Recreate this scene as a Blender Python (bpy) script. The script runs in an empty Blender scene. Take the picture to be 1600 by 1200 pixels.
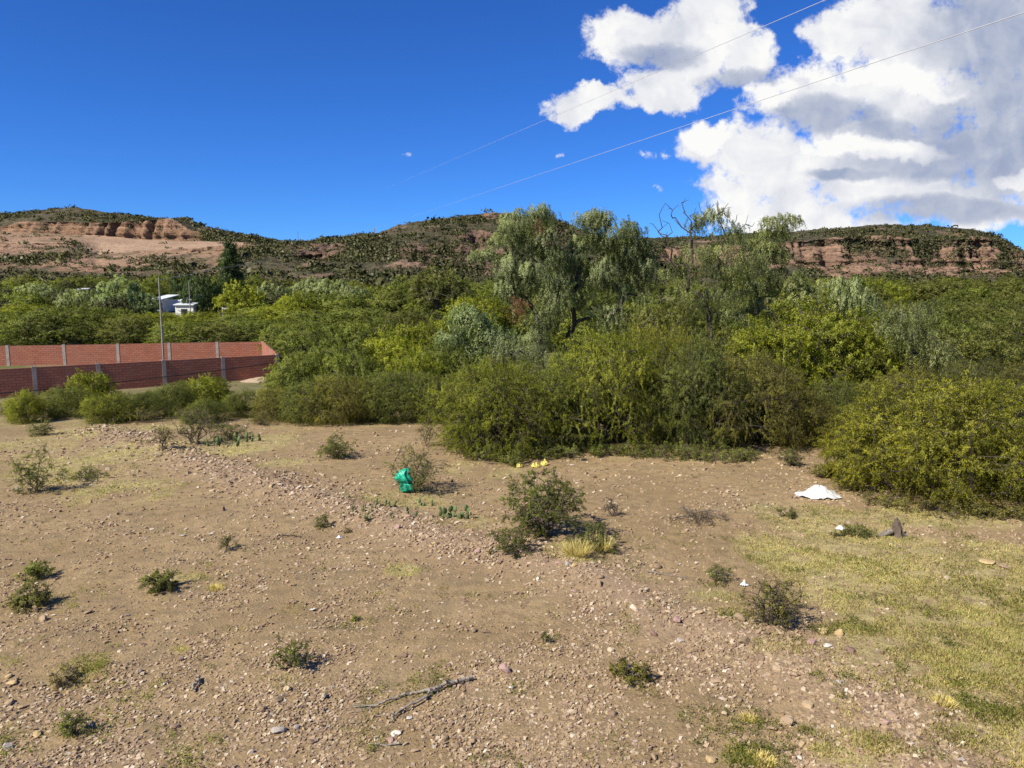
import bpy, math, random
import numpy as np
from mathutils import Vector, Matrix
R = math.radians
rng = np.random.default_rng(7)
random.seed(7)
S = bpy.context.scene
C = S.collection

# ---------------------------------------------------------------- camera
F = 1186.0                      # focal length in pixels of the 1600 px wide photograph
CAMZ = 5.9
PITCH = R(7.2)
cam = bpy.data.cameras.new('camera'); co = bpy.data.objects.new('camera', cam); C.objects.link(co)
cam.sensor_width = 36; cam.lens = 36 * F / 1600; cam.clip_end = 20000; cam.clip_start = 0.1
co.location = (0, 0, CAMZ); co.rotation_euler = (math.pi / 2 - PITCH, 0, 0)
S.camera = co
CP, SP = math.cos(PITCH), math.sin(PITCH)
def ray(px, py):
    a, b = (px - 800) / F, (600 - py) / F
    return a, CP + b * SP, -SP + b * CP          # world direction of a pixel
def at(px, py, D):                                # point at horizontal depth D
    a, y, z = ray(px, py); k = D / y
    return np.array((a * k, D, CAMZ + z * k))
def project(x, y, z):
    zz = z - CAMZ
    dep = y * CP - zz * SP
    return 800 + F * x / dep, 600 - F * (y * SP + zz * CP) / dep

# ---------------------------------------------------------------- sun, sky, exposure
SUN_EL, SUN_AZ = R(43), R(-128)                    # azimuth from +Y towards +X
sd = Vector((math.sin(SUN_AZ) * math.cos(SUN_EL), math.cos(SUN_AZ) * math.cos(SUN_EL), math.sin(SUN_EL)))
sl = bpy.data.lights.new('sun', 'SUN'); sl.energy = 5.0; sl.angle = R(0.55); sl.color = (1.0, 0.93, 0.80)
so = bpy.data.objects.new('sun', sl); C.objects.link(so)
so.rotation_euler = sd.to_track_quat('Z', 'Y').to_euler(); so.location = sd * 100
S.view_settings.view_transform = 'Standard'; S.view_settings.look = 'None'
S.view_settings.gamma = 1; S.view_settings.exposure = 0.58
try: S.view_settings.use_curve_mapping = False
except Exception: pass
S.render.film_transparent = False

class NT:                                         # small helper for writing node trees
    def __init__(s, nt): s.nt = nt
    def n(s, t, **kw):
        o = s.nt.nodes.new(t)
        for k, v in kw.items(): setattr(o, k, v)
        return o
    def lk(s, a, b): s.nt.links.new(a, b)
    def inp(s, sock, v):
        if isinstance(v, bpy.types.NodeSocket): s.lk(v, sock)
        elif v is not None:
            try: sock.default_value = v
            except Exception: sock.default_value = (*v, 1.0)
    def m(s, op, a, b=None, c=None, clamp=False):
        o = s.n('ShaderNodeMath', operation=op, use_clamp=clamp)
        s.inp(o.inputs[0], a); s.inp(o.inputs[1], b); s.inp(o.inputs[2], c)
        return o.outputs[0]
    def v(s, op, a, b=None, c=None, out='Vector'):
        o = s.n('ShaderNodeVectorMath', operation=op)
        s.inp(o.inputs[0], a); s.inp(o.inputs[1], b); s.inp(o.inputs[2], c)
        return o.outputs[out]
    def ss(s, x, a, b, lo=0.0, hi=1.0, kind='SMOOTHSTEP'):
        o = s.n('ShaderNodeMapRange', interpolation_type=kind)
        s.inp(o.inputs[0], x)
        for i, q in enumerate((a, b, lo, hi)): s.inp(o.inputs[i + 1], q)
        return o.outputs[0]
    def noise(s, vec, scale, detail=4, rough=.55, lac=2.0, dist=0.0, out='Fac', w=None):
        o = s.n('ShaderNodeTexNoise')
        if vec is not None: s.lk(vec, o.inputs['Vector'])
        o.inputs['Scale'].default_value = scale; o.inputs['Detail'].default_value = detail
        o.inputs['Roughness'].default_value = rough; o.inputs['Lacunarity'].default_value = lac
        o.inputs['Distortion'].default_value = dist
        return o.outputs[out]
    def mix(s, f, a, b, kind='MIX'):
        o = s.n('ShaderNodeMix', data_type='RGBA', blend_type=kind)
        s.inp(o.inputs[0], f); s.inp(o.inputs[6], a); s.inp(o.inputs[7], b)
        return o.outputs[2]
    def ramp(s, f, stops, interp='LINEAR'):
        o = s.n('ShaderNodeValToRGB'); cr = o.color_ramp; cr.interpolation = interp
        s.inp(o.inputs[0], f)
        while len(cr.elements) < len(stops): cr.elements.new(0.5)
        for e, (p, c) in zip(cr.elements, stops): e.position = p; e.color = (*c, 1)
        return o.outputs[0]

W = bpy.data.worlds.new('World'); S.world = W; W.use_nodes = True
W.node_tree.nodes.clear(); w = NT(W.node_tree)
sky = w.n('ShaderNodeTexSky', sky_type='NISHITA'); sky.sun_disc = False
sky.sun_elevation = SUN_EL; sky.sun_rotation = SUN_AZ % (2 * math.pi)
sky.altitude = 2500; sky.air_density = 1.0; sky.dust_density = 0.9; sky.ozone_density = 3.0
geo = w.n('ShaderNodeTexCoord').outputs['Generated']
sp = w.n('ShaderNodeSeparateXYZ'); w.lk(geo, sp.inputs[0])
yy = w.m('MAXIMUM', w.m('ABSOLUTE', sp.outputs[1]), 0.12)
U = w.m('DIVIDE', sp.outputs[0], yy); V = w.m('DIVIDE', sp.outputs[2], yy)
cb = w.n('ShaderNodeCombineXYZ'); w.lk(U, cb.inputs[0]); w.lk(V, cb.inputs[1])
P = cb.outputs[0]
def uv(px, py):
    a, y, z = ray(px, py); return a / y, z / y
warp = w.v('MULTIPLY', w.v('SUBTRACT', w.noise(P, 8, 7, .62, out='Color'), (.5, .5, .5)), (.12, .10, 0))
PW = w.v('ADD', P, warp)
def blobs(items, src):
    acc = None
    for (x, y, rx, ry) in items:
        u0, v0 = uv(x, y); su, sv = F / rx, F / ry
        q = w.v('MULTIPLY_ADD', src, (su, sv, 0), (-u0 * su, -v0 * sv, 0))
        d = w.m('SUBTRACT', 1.0, w.v('DOT_PRODUCT', q, q, out='Value'))
        acc = d if acc is None else w.m('MAXIMUM', acc, d)
    return acc
big = [(990, 50, 92, 52), (1085, 65, 90, 75), (1158, 90, 58, 48), (1035, 128, 72, 42), (1120, 5, 60, 40),
       (885, 165, 42, 27), (935, 148, 55, 24),
       (1318, 60, 66, 56), (1420, 50, 150, 90), (1640, 60, 240, 190), (1262, 156, 112, 46), (1420, 150, 130, 85),
       (1110, 222, 56, 40), (1200, 265, 120, 85), (1380, 260, 200, 120), (1620, 240, 170, 120), (1240, 335, 150, 48), (1520, 325, 170, 45)]
small = [(1007, 243, 22, 10), (1040, 243, 11, 9), (1095, 283, 26, 11), (1026, 295, 12, 8), (874, 243, 9, 6), (635, 244, 12, 5), (1112, 345, 34, 34), (1600, 300, 60, 30)]
fine = w.noise(P, 24, 9, .66)
finer = w.noise(P, 75, 6, .7)
F2 = w.m('MULTIPLY_ADD', w.m('SUBTRACT', finer, .58), 5.0, blobs(small, w.v('ADD', P, w.v('MULTIPLY', warp, (.25, .2, 0)))))
F1 = w.m('MULTIPLY_ADD', w.m('SUBTRACT', fine, .5), 2.5, blobs(big, PW))
cover = w.m('MAXIMUM', w.ss(F1, 0.0, 0.62), w.ss(F2, 0.0, 1.6))
# light on the clouds: relief from a density difference towards the sun, and greyer thick bellies
off = w.v('ADD', PW, (-.020, .016, 0))
rel = w.m('SUBTRACT', w.noise(PW, 11, 6, .55), w.noise(off, 11, 6, .55))
greys = [(1290, 182, 95, 26), (1560, 215, 150, 95), (1480, 262, 160, 28), (1480, 330, 150, 22), (1590, 60, 150, 110), (1040, 85, 55, 22), (1150, 125, 60, 18), (1400, 205, 90, 22), (1330, 275, 70, 10)]
G = w.ss(w.m('MULTIPLY_ADD', w.m('SUBTRACT', w.noise(P, 9, 6, .55), .5), 1.2, blobs(greys, w.v('ADD', P, w.v('MULTIPLY', warp, (.8, .5, 0))))), -.55, .75)
br = [(1440, 118, 80, 24), (1300, 120, 70, 20), (1120, 212, 40, 26), (1290, 232, 50, 16), (1200, 150, 40, 20), (1390, 240, 90, 18), (1590, 285, 40, 12), (1160, 345, 60, 16)]
B = w.ss(w.m('MULTIPLY_ADD', w.m('SUBTRACT', w.noise(P, 16, 5, .6), .5), 1.2, blobs(br, PW)), -.3, .6)
lum = w.m('ADD', w.m('MULTIPLY_ADD', rel, 1.0, 0.86), w.m('MULTIPLY', G, -.48))
lum = w.m('ADD', lum, w.m('MULTIPLY', B, .30))
lum = w.m('ADD', lum, w.m('MULTIPLY', w.m('SUBTRACT', fine, .5), .22), clamp=True)
ccol = w.ramp(lum, [(0.0, (.27, .34, .52)), (.3, (.40, .46, .62)), (.55, (.60, .64, .74)), (.8, (.86, .87, .92)), (1.0, (1.02, 1.02, 1.0))])
hs = w.n('ShaderNodeHueSaturation'); w.lk(sky.outputs[0], hs.inputs['Color']); hs.inputs['Saturation'].default_value = 1.12
skyc = w.mix(1.0, hs.outputs[0], (.37, .78, 1.42), 'MULTIPLY')
bgs = w.n('ShaderNodeBackground'); w.lk(skyc, bgs.inputs[0]); bgs.inputs[1].default_value = 0.070
bgc = w.n('ShaderNodeBackground'); w.lk(ccol, bgc.inputs[0]); bgc.inputs[1].default_value = 0.64
up = w.ss(V, 0.0, 0.03)
mx = w.n('ShaderNodeMixShader'); w.lk(w.m('MULTIPLY', cover, up), mx.inputs[0]); w.lk(bgs.outputs[0], mx.inputs[1]); w.lk(bgc.outputs[0], mx.inputs[2])
wo = w.n('ShaderNodeOutputWorld'); w.lk(mx.outputs[0], wo.inputs[0])
try: W.cycles.sampling_method = 'MANUAL'; W.cycles.sample_map_resolution = 512
except Exception: pass
try:
    S.cycles.max_bounces = 8; S.cycles.diffuse_bounces = 6; S.cycles.transparent_max_bounces = 4; S.cycles.transmission_bounces = 6
    S.cycles.use_denoising = True
except Exception: pass

# ---------------------------------------------------------------- numeric helpers
def sstep(a, b, x):
    t = np.clip((x - a) / (b - a), 0, 1); return t * t * (3 - 2 * t)
_perm = np.random.default_rng(3).random((256, 256))
_perm3 = np.random.default_rng(4).random((64, 64, 64))
def vn2(x, y):
    xi, yi = np.floor(x).astype(int), np.floor(y).astype(int); fx, fy = x - xi, y - yi
    fx, fy = fx * fx * (3 - 2 * fx), fy * fy * (3 - 2 * fy)
    g = lambda i, j: _perm[i & 255, j & 255]
    return (g(xi, yi) * (1 - fx) + g(xi + 1, yi) * fx) * (1 - fy) + (g(xi, yi + 1) * (1 - fx) + g(xi + 1, yi + 1) * fx) * fy
def fbm2(x, y, o=4):
    s, a, t = 0, .5, 0
    for k in range(o):
        s = s + a * vn2(x + 17.3 * k, y - 9.1 * k); t += a; a *= .5; x = x * 2.03; y = y * 2.03
    return s / t
def vn3(x, y, z):
    i, j, k = (np.floor(q).astype(int) for q in (x, y, z)); fx, fy, fz = x - i, y - j, z - k
    fx, fy, fz = (q * q * (3 - 2 * q) for q in (fx, fy, fz))
    g = lambda a, b, c: _perm3[a & 63, b & 63, c & 63]
    l = lambda a, b, t: a * (1 - t) + b * t
    return l(l(l(g(i, j, k), g(i + 1, j, k), fx), l(g(i, j + 1, k), g(i + 1, j + 1, k), fx), fy),
             l(l(g(i, j, k + 1), g(i + 1, j, k + 1), fx), l(g(i, j + 1, k + 1), g(i + 1, j + 1, k + 1), fx), fy), fz)
def fbm3(x, y, z, o=4):
    s, a, t = 0, .5, 0
    for q in range(o):
        s = s + a * vn3(x + 7.7 * q, y, z + 3.1 * q); t += a; a *= .5; x = x * 2.1; y = y * 2.1; z = z * 2.1
    return s / t

# terrain height
berm_px = [(150, 668), (260, 705), (400, 752), (560, 800), (700, 850), (880, 878), (1050, 965), (1190, 1005), (1320, 1070), (1400, 1150), (1450, 1220)]
def flat_at(px, py):
    a, y, z = ray(px, py); k = -CAMZ / z; return a * k, y * k
BERM = np.array([flat_at(*p) for p in berm_px])
def seg_dist(x, y, pl):
    d = np.full(np.shape(x), 1e9)
    for (ax, ay), (bx, by) in zip(pl[:-1], pl[1:]):
        vx, vy = bx - ax, by - ay
        t = np.clip(((x - ax) * vx + (y - ay) * vy) / (vx * vx + vy * vy), 0, 1)
        d = np.minimum(d, np.hypot(x - ax - t * vx, y - ay - t * vy))
    return d
def height(x, y):
    x = np.asarray(x, float); y = np.asarray(y, float)
    d = np.hypot(x * .6, y)
    z = -0.6 * sstep(30, 45, d) + 5.8 * sstep(60, 230, d)
    near = 1 - sstep(60, 120, d)
    z = z + near * (.22 * (fbm2(x * .13 + 5, y * .13, 3) - .5) + .05 * (fbm2(x * .9, y * .9, 3) - .5))
    z = z + .13 * np.exp(-(seg_dist(x, y, BERM) / .75) ** 2) * (.5 + vn2(x * .8, y * .8))
    z = z + (1 - near) * 1.5 * (fbm2(x * .02, y * .02, 3) - .5)
    return z
def ground_at(px, py):                            # where the pixel's ray meets the terrain
    a, y, z = ray(px, py); k = 5.0
    for _ in range(4000):
        if CAMZ + z * k <= float(height(a * k, y * k)): break
        k += .02 if k < 60 else .2
    return np.array((a * k, y * k, float(height(a * k, y * k))))

# grass cover over the ground (0 bare .. 1 full), laid out as patches of the field
def patch(px, py, rx, ry, s):
    x0, y0 = flat_at(px, py); x1, _ = flat_at(px + rx, py); _, ya = flat_at(px, py - ry); _, yb = flat_at(px, py + ry)
    return (x0, y0, abs(x1 - x0), abs(ya - yb) / 2, s)
GP = [patch(*q) for q in [(1480, 900, 260, 90, 1.0), (1300, 860, 150, 55, .95), (1570, 1010, 200, 120, 1.0), (1400, 960, 160, 80, .9), (1560, 1140, 150, 80, .85), (1450, 1060, 140, 60, .6), (1350, 1180, 90, 40, .7),
     (1180, 1185, 50, 20, .5), (1290, 1030, 120, 40, .55), (1120, 940, 60, 30, .4), (1250, 800, 90, 20, .7), (1500, 810, 160, 22, .8), (1240, 1110, 110, 40, .5),
     (150, 720, 130, 40, .55), (60, 690, 90, 40, .6), (180, 770, 110, 35, .45), (60, 820, 90, 30, .25), (330, 700, 120, 18, .8), (230, 668, 70, 10, .8), (420, 690, 60, 14, .55), (130, 683, 40, 7, .9), (440, 725, 50, 10, .5),
     (640, 775, 100, 22, .6), (730, 815, 50, 16, .5), (900, 868, 55, 22, .7), (760, 730, 80, 18, .45), (1080, 712, 170, 12, .45), (630, 890, 30, 12, .7), (280, 900, 50, 14, .5), (280, 1018, 22, 6, .8), (560, 640, 120, 14, .5), (1350, 740, 90, 20, .6), (760, 775, 60, 12, .4),
     (110, 1060, 60, 30, .25), (120, 1140, 60, 26, .3), (1000, 905, 60, 12, .35), (730, 665, 60, 14, .3)]]
def grass_cover(x, y):
    m = np.zeros(np.shape(x))
    n = fbm2(x * .9 + 3, y * .9, 4)
    for (x0, y0, rx, ry, s) in GP:
        d = ((x - x0) / rx) ** 2 + ((y - y0) / ry) ** 2
        m = np.maximum(m, s * np.clip(1.25 - d, 0, 1))
    m = np.clip(m + (n - .5) * 1.5 * np.clip(m * 2, .12, 1), 0, 1)
    return np.maximum(m, .8 * sstep(26, 34, y) * sstep(.45, .6, n) * (m >= 0) * .6)

# ---------------------------------------------------------------- materials
def mat(name):
    m = bpy.data.materials.new(name); m.use_nodes = True; m.node_tree.nodes.clear()
    t = NT(m.node_tree); out = t.n('ShaderNodeOutputMaterial')
    return m, t, out
def principled(t, out, col, rough=.9, spec=.25, bump=None, bs=.5, bd=.02, metal=0):
    b = t.n('ShaderNodeBsdfPrincipled'); t.inp(b.inputs['Base Color'], col); t.inp(b.inputs['Roughness'], rough)
    b.inputs['Specular IOR Level'].default_value = spec; b.inputs['Metallic'].default_value = metal
    if bump is not None:
        bn = t.n('ShaderNodeBump'); bn.inputs['Strength'].default_value = bs; bn.inputs['Distance'].default_value = bd
        t.lk(bump, bn.inputs['Height']); t.lk(bn.outputs[0], b.inputs['Normal'])
    t.lk(b.outputs[0], out.inputs[0]); return b
BR = 1.95
def attr(t, name): return t.n('ShaderNodeAttribute', attribute_name=name).outputs['Fac']
def pos(t): return t.n('ShaderNodeNewGeometry').outputs['Position']
def objc(t): return t.n('ShaderNodeTexCoord').outputs['Object']

def leaf_mat(name, dark, mid, light, trans=.48, dry=None):
    dark, mid, light = ((min(c_[0] * BR * 1.10, .9), c_[1] * BR, c_[2] * BR * .9) for c_ in (dark, mid, light))
    m, t, out = mat(name)
    rnd = t.n('ShaderNodeObjectInfo').outputs['Random']
    f = t.m('ADD', attr(t, 'tone'), t.m('MULTIPLY', t.m('SUBTRACT', rnd, .5), .25), clamp=True)
    stops = [(0.0, dark), (.5, mid), (1.0, light)]
    if dry: stops = [(0.0, dry), (.12, dark), (.55, mid), (1.0, light)]
    col = t.ramp(f, stops)
    b = t.n('ShaderNodeBsdfDiffuse'); t.lk(col, b.inputs[0])
    tr = t.n('ShaderNodeBsdfTranslucent'); t.lk(t.mix(1.0, col, (1.1, 1.15, .6), 'MULTIPLY'), tr.inputs[0])
    g = t.n('ShaderNodeBsdfGlossy'); g.inputs['Roughness'].default_value = .45; g.inputs[0].default_value = (1, 1, 1, 1)
    mx = t.n('ShaderNodeMixShader'); mx.inputs[0].default_value = trans; t.lk(b.outputs[0], mx.inputs[1]); t.lk(tr.outputs[0], mx.inputs[2])
    m2 = t.n('ShaderNodeMixShader'); m2.inputs[0].default_value = .012; t.lk(mx.outputs[0], m2.inputs[1]); t.lk(g.outputs[0], m2.inputs[2])
    t.lk(m2.outputs[0], out.inputs[0]); return m
M = {}
M['acacia_bright'] = leaf_mat('acacia_bright', (.082, .102, .016), (.156, .184, .022), (.235, .262, .034), dry=(.16, .11, .05))
M['acacia_yellow'] = leaf_mat('acacia_yellow', (.088, .100, .016), (.168, .182, .022), (.250, .252, .034), dry=(.18, .12, .05))
M['acacia_green'] = leaf_mat('acacia_green', (.060, .078, .020), (.108, .134, .030), (.170, .200, .044), dry=(.14, .10, .05))
M['acacia_brown'] = leaf_mat('acacia_brown', (.085, .085, .025), (.130, .135, .030), (.185, .185, .035), dry=(.17, .12, .06))
M['acacia_olive'] = leaf_mat('acacia_olive', (.062, .074, .022), (.102, .118, .032), (.150, .165, .042), dry=(.13, .10, .05))
M['pepper'] = leaf_mat('pepper', (.10, .13, .065), (.175, .215, .11), (.27, .31, .175), dry=(.16, .12, .07))
M['pepper_light'] = leaf_mat('pepper_light', (.100, .125, .055), (.185, .220, .095), (.280, .310, .140), dry=(.17, .14, .09))
M['pale_leaf'] = leaf_mat('pale_leaf', (.070, .105, .045), (.135, .180, .085), (.220, .275, .140))
M['dark_leaf'] = leaf_mat('dark_leaf', (.018, .034, .014), (.040, .065, .024), (.075, .105, .040))
M['scrub_leaf'] = leaf_mat('scrub_leaf', (.024, .029, .013), (.040, .045, .021), (.060, .063, .029), trans=.1)
M['weed_leaf'] = leaf_mat('weed_leaf', (.060, .080, .020), (.115, .145, .030), (.185, .210, .050), dry=(.22, .17, .09))
M['dry_weed'] = leaf_mat('dry_weed', (.12, .10, .06), (.17, .15, .08), (.24, .21, .11))
M['dead_leaf'] = leaf_mat('dead_leaf', (.08, .045, .03), (.13, .075, .05), (.18, .11, .07))
M['dry_grass'] = leaf_mat('dry_grass', (.17, .155, .06), (.295, .27, .11), (.41, .38, .175), trans=.35, dry=(.24, .17, .09))

def bark(name, a, b):
    m, t, out = mat(name)
    n = t.noise(objc(t), 6, 5, .65); n2 = t.noise(objc(t), 40, 3, .6)
    principled(t, out, t.mix(n, a, b), .95, .15, n2, .6, .02); return m
M['bark_dark'] = bark('bark_dark', (.035, .028, .022), (.10, .08, .065))
M['bark_grey'] = bark('bark_grey', (.13, .11, .09), (.30, .26, .22))
M['twig'] = bark('twig', (.07, .055, .04), (.17, .13, .10))
M['dead_wood'] = bark('dead_wood', (.16, .13, .10), (.42, .37, .30))

m, t, out = mat('field_soil')                     # bare stony soil and litter
p = pos(t); cov = attr(t, 'cover'); stony = attr(t, 'stony')
n1 = t.noise(p, .35, 5, .6); n2 = t.noise(p, 3.5, 6, .65); n3 = t.noise(p, 22, 5, .7)
soil = t.mix(t.ss(n1, .35, .65), (.285, .198, .100), (.350, .250, .130))
soil = t.mix(t.ss(n2, .40, .66, 0, .85), soil, (.205, .148, .078))
soil = t.mix(t.ss(n3, .58, .72, 0, .55), soil, (.44, .345, .235))
soil = t.mix(t.ss(t.noise(p, 60, 4, .7), .50, .68, 0, .6), soil, (.13, .09, .065))
soil = t.mix(t.ss(t.noise(p, .9, 6, .7), .48, .66, 0, .55), soil, (.205, .155, .092))
soil = t.mix(t.m('MULTIPLY', stony, .4), soil, (.330, .230, .170))
lit = t.mix(t.ss(t.noise(p, 9, 5, .7), .35, .65), (.30, .25, .11), (.43, .36, .165))
lit = t.mix(t.ss(n2, .45, .62, 0, .8), lit, (.23, .165, .095))
lit = t.mix(t.ss(t.noise(p, 1.3, 4, .6), .5, .7, 0, .5), lit, (.23, .235, .08))
cf = t.m('MULTIPLY', t.ss(t.m('ADD', cov, t.m('MULTIPLY', t.m('SUBTRACT', t.noise(p, 7, 5, .7), .5), .9)), .15, .75), .85)
far = attr(t, 'far')
col = t.mix(cf, soil, lit)
col = t.mix(far, col, t.mix(t.ss(n1, .4, .6), (.11, .12, .045), (.17, .15, .08)))
vor = t.n('ShaderNodeTexVoronoi'); vor.inputs['Scale'].default_value = 17; t.lk(p, vor.inputs['Vector'])
vor2 = t.n('ShaderNodeTexVoronoi'); vor2.inputs['Scale'].default_value = 45; t.lk(p, vor2.inputs['Vector'])
hgt = t.m('ADD', t.m('MULTIPLY', vor.outputs['Distance'], -1.0), t.m('ADD', t.m('MULTIPLY', vor2.outputs['Distance'], -.5), t.m('MULTIPLY', n3, 1.6)))
principled(t, out, col, .97, .1, hgt, .55, .022)
M['soil'] = m

def stone_mat(name, from_random):
    m, t, out = mat(name)
    f = t.n('ShaderNodeObjectInfo').outputs['Random'] if from_random else attr(t, 'tone')
    c = t.ramp(f, [(0, (.17, .11, .075)), (.15, (.29, .21, .12)), (.3, (.38, .28, .16)), (.45, (.27, .19, .12)), (.6, (.43, .325, .18)), (.72, (.34, .235, .15)), (.84, (.48, .37, .235)), (.94, (.55, .45, .31)), (1, (.64, .56, .43))])
    c = t.mix(t.ss(t.noise(objc(t), 14, 5, .65), .4, .7, 0, .55), c, (.26, .17, .13))
    principled(t, out, c, .9, .25, t.noise(objc(t), 45, 4, .6), .5, .01); return m
M['stone'] = stone_mat('stone', True); M['gravel'] = stone_mat('gravel', False)
def stone_one(name, a, b):
    m, t, out = mat(name); principled(t, out, t.mix(t.ss(t.noise(objc(t), 12, 5, .6), .35, .65), a, b), .9, .25, t.noise(objc(t), 45, 4, .6), .5, .01); return m
M['stone_pink'] = stone_one('stone_pink', (.32, .205, .165), (.42, .28, .235))
M['stone_white'] = stone_one('stone_white', (.52, .46, .38), (.68, .64, .57))
M['stone_yellow'] = stone_one('stone_yellow', (.42, .29, .13), (.52, .39, .21))
M['stone_brown'] = stone_one('stone_brown', (.15, .09, .07), (.26, .17, .13))
M['stone_grey'] = stone_one('stone_grey', (.30, .26, .22), (.42, .37, .32))

def hill_mat(name, rockA, rockB, rockC, vegA, vegB, bs=1.0):
    m, t, out = mat(name); p = pos(t); rock = attr(t, 'rock'); bare = attr(t, 'bare')
    stretch = t.v('MULTIPLY', p, (.012, .012, .32))
    st = t.noise(stretch, 1.0, 5, .7, dist=.4)
    n = t.noise(p, .06, 6, .65); nf = t.noise(p, .35, 5, .7)
    rc = t.mix(t.ss(st, .44, .56), rockA, rockB)
    rc = t.mix(t.ss(nf, .5, .7, 0, .6), rc, rockC)
    streak = t.noise(t.v('MULTIPLY', p, (.35, .35, .03)), 1, 4, .65)
    rc = t.mix(t.ss(streak, .55, .72, 0, .45), rc, rockC)
    vg = t.mix(t.ss(n, .35, .65), vegA, vegB)
    vg = t.mix(t.ss(nf, .52, .68, 0, .5), vg, rockA)
    f = t.ss(t.m('ADD', rock, t.m('MULTIPLY', t.m('SUBTRACT', nf, .5), 1.1)), .32, .68)
    c = t.mix(f, vg, rc)
    bc = t.mix(t.ss(n, .4, .6), (.33, .22, .145), (.40, .275, .18))
    c = t.mix(bare, c, bc)
    principled(t, out, c, .95, .1, t.m('ADD', t.m('MULTIPLY', st, 2.2), nf), bs, 1.6); return m
M['hill_left'] = hill_mat('hill_left', (.34, .215, .135), (.25, .15, .09), (.14, .08, .05), (.06, .06, .03), (.10, .085, .05))
M['hill_mid'] = hill_mat('hill_mid', (.22, .145, .10), (.17, .105, .075), (.10, .07, .05), (.055, .055, .028), (.09, .08, .045))
M['hill_right'] = hill_mat('hill_right', (.29, .185, .125), (.20, .125, .085), (.10, .065, .048), (.05, .052, .03), (.08, .072, .042), 1.0)

def brick_mat(name, axis):
    m, t, out = mat(name); b = t.n('ShaderNodeTexBrick'); t.lk(t.n('ShaderNodeTexCoord').outputs['UV'], b.inputs['Vector'])
    b.inputs['Scale'].default_value = 1; b.inputs['Brick Width'].default_value = .40; b.inputs['Row Height'].default_value = .165
    b.inputs['Mortar Size'].default_value = .019; b.inputs['Mortar Smooth'].default_value = .3
    b.inputs['Color1'].default_value = (.46, .170, .098, 1); b.inputs['Color2'].default_value = (.37, .125, .072, 1); b.inputs['Mortar'].default_value = (.15, .085, .065, 1)
    n = t.noise(pos(t), 1.2, 5, .6)
    c = t.mix(t.ss(n, .4, .7, 0, .35), b.outputs[0], (.34, .17, .125))
    principled(t, out, c, .9, .2, b.outputs['Fac'], -.7, .02); return m
M['brick'] = brick_mat('brick', 0)
def plain(name, c, rough=.85, var=.25, sc=4, spec=.3, bs=.3, metal=0):
    m, t, out = mat(name); n = t.noise(objc(t), sc, 5, .6)
    principled(t, out, t.mix(t.ss(n, .3, .7, 0, 1), c, tuple(q * (1 - var) for q in c)), rough, spec, t.noise(objc(t), sc * 9, 3, .6), bs, .01, metal); return m
M['concrete'] = plain('concrete', (.42, .36, .31), .9, .3)
M['rust'] = plain('rust', (.16, .07, .04)); M['pole'] = plain('pole', (.30, .28, .25), .9, .35)
M['cable_black'] = plain('cable_black', (.02, .02, .022), .6); M['cable_metal'] = plain('cable_metal', (.55, .55, .56), .5, .1)
M['cable_grey'] = plain('cable_grey', (.38, .38, .38), .6)
M['white_wall'] = plain('white_wall', (.74, .74, .72), .8, .15); M['white_roof'] = plain('white_roof', (.70, .74, .78), .5, .15)
M['glass_dark'] = plain('glass_dark', (.03, .035, .04), .2, .1, spec=.5)
M['cactus'] = plain('cactus', (.13, .175, .06), .7, .35, 6); M['cactus_old'] = plain('cactus_old', (.20, .20, .085), .8, .4, 6)
M['sand'] = plain('sand', (.40, .30, .20), .95, .2)
def cloth(name, c, rough, tr=.2):
    m, t, out = mat(name); n = t.noise(objc(t), 9, 5, .6)
    b = principled(t, out, t.mix(t.ss(n, .35, .65), c, tuple(q * .75 for q in c)), rough, .45, t.noise(objc(t), 22, 5, .6), .5, .02)
    b.inputs['Transmission Weight'].default_value = 0; return m
M['green_bag'] = cloth('green_bag', (.012, .38, .22), .32); M['white_sack'] = cloth('white_sack', (.62, .61, .58), .7)
M['white_bag'] = cloth('white_bag', (.72, .74, .78), .35); M['yellow_bag'] = cloth('yellow_bag', (.66, .55, .12), .35)

# ---------------------------------------------------------------- object helpers
def mesh_np(name, V, Fq, mats, sides=4, tone=None, attrs=None, smooth=False, midx=None, nrm=None):
    """one mesh from numpy arrays; faces all with the same number of sides"""
    me = bpy.data.meshes.new(name); V = np.asarray(V, np.float32); Fq = np.asarray(Fq, np.int32).reshape(-1, sides)
    me.vertices.add(len(V)); me.vertices.foreach_set('co', V.ravel())
    me.loops.add(Fq.size); me.loops.foreach_set('vertex_index', Fq.ravel())
    me.polygons.add(len(Fq)); me.polygons.foreach_set('loop_start', np.arange(0, Fq.size, sides, dtype=np.int32))
    me.polygons.foreach_set('loop_total', np.full(len(Fq), sides, np.int32))
    me.polygons.foreach_set('use_smooth', np.full(len(Fq), bool(smooth or nrm is not None)))
    if tone is not None:
        a = me.attributes.new('tone', 'FLOAT', 'FACE'); a.data.foreach_set('value', np.asarray(tone, np.float32))
    for k, v in (attrs or {}).items():
        a = me.attributes.new(k, 'FLOAT', 'POINT'); a.data.foreach_set('value', np.asarray(v, np.float32))
    for q in (mats if isinstance(mats, list) else [mats]): me.materials.append(q)
    if midx is not None: me.polygons.foreach_set('material_index', np.asarray(midx, np.int32))
    me.update(calc_edges=True); me.validate()
    if nrm is not None: me.normals_split_custom_set_from_vertices(np.repeat(nrm, 4, 0).astype(np.float32))
    return me
def link(name, data, parent=None, loc=(0, 0, 0), rz=0, scale=None):
    o = bpy.data.objects.new(name, data); C.objects.link(o); o.location = loc; o.rotation_euler = (0, 0, rz)
    if scale is not None: o.scale = scale
    if parent is not None: o.parent = parent
    return o
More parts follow.
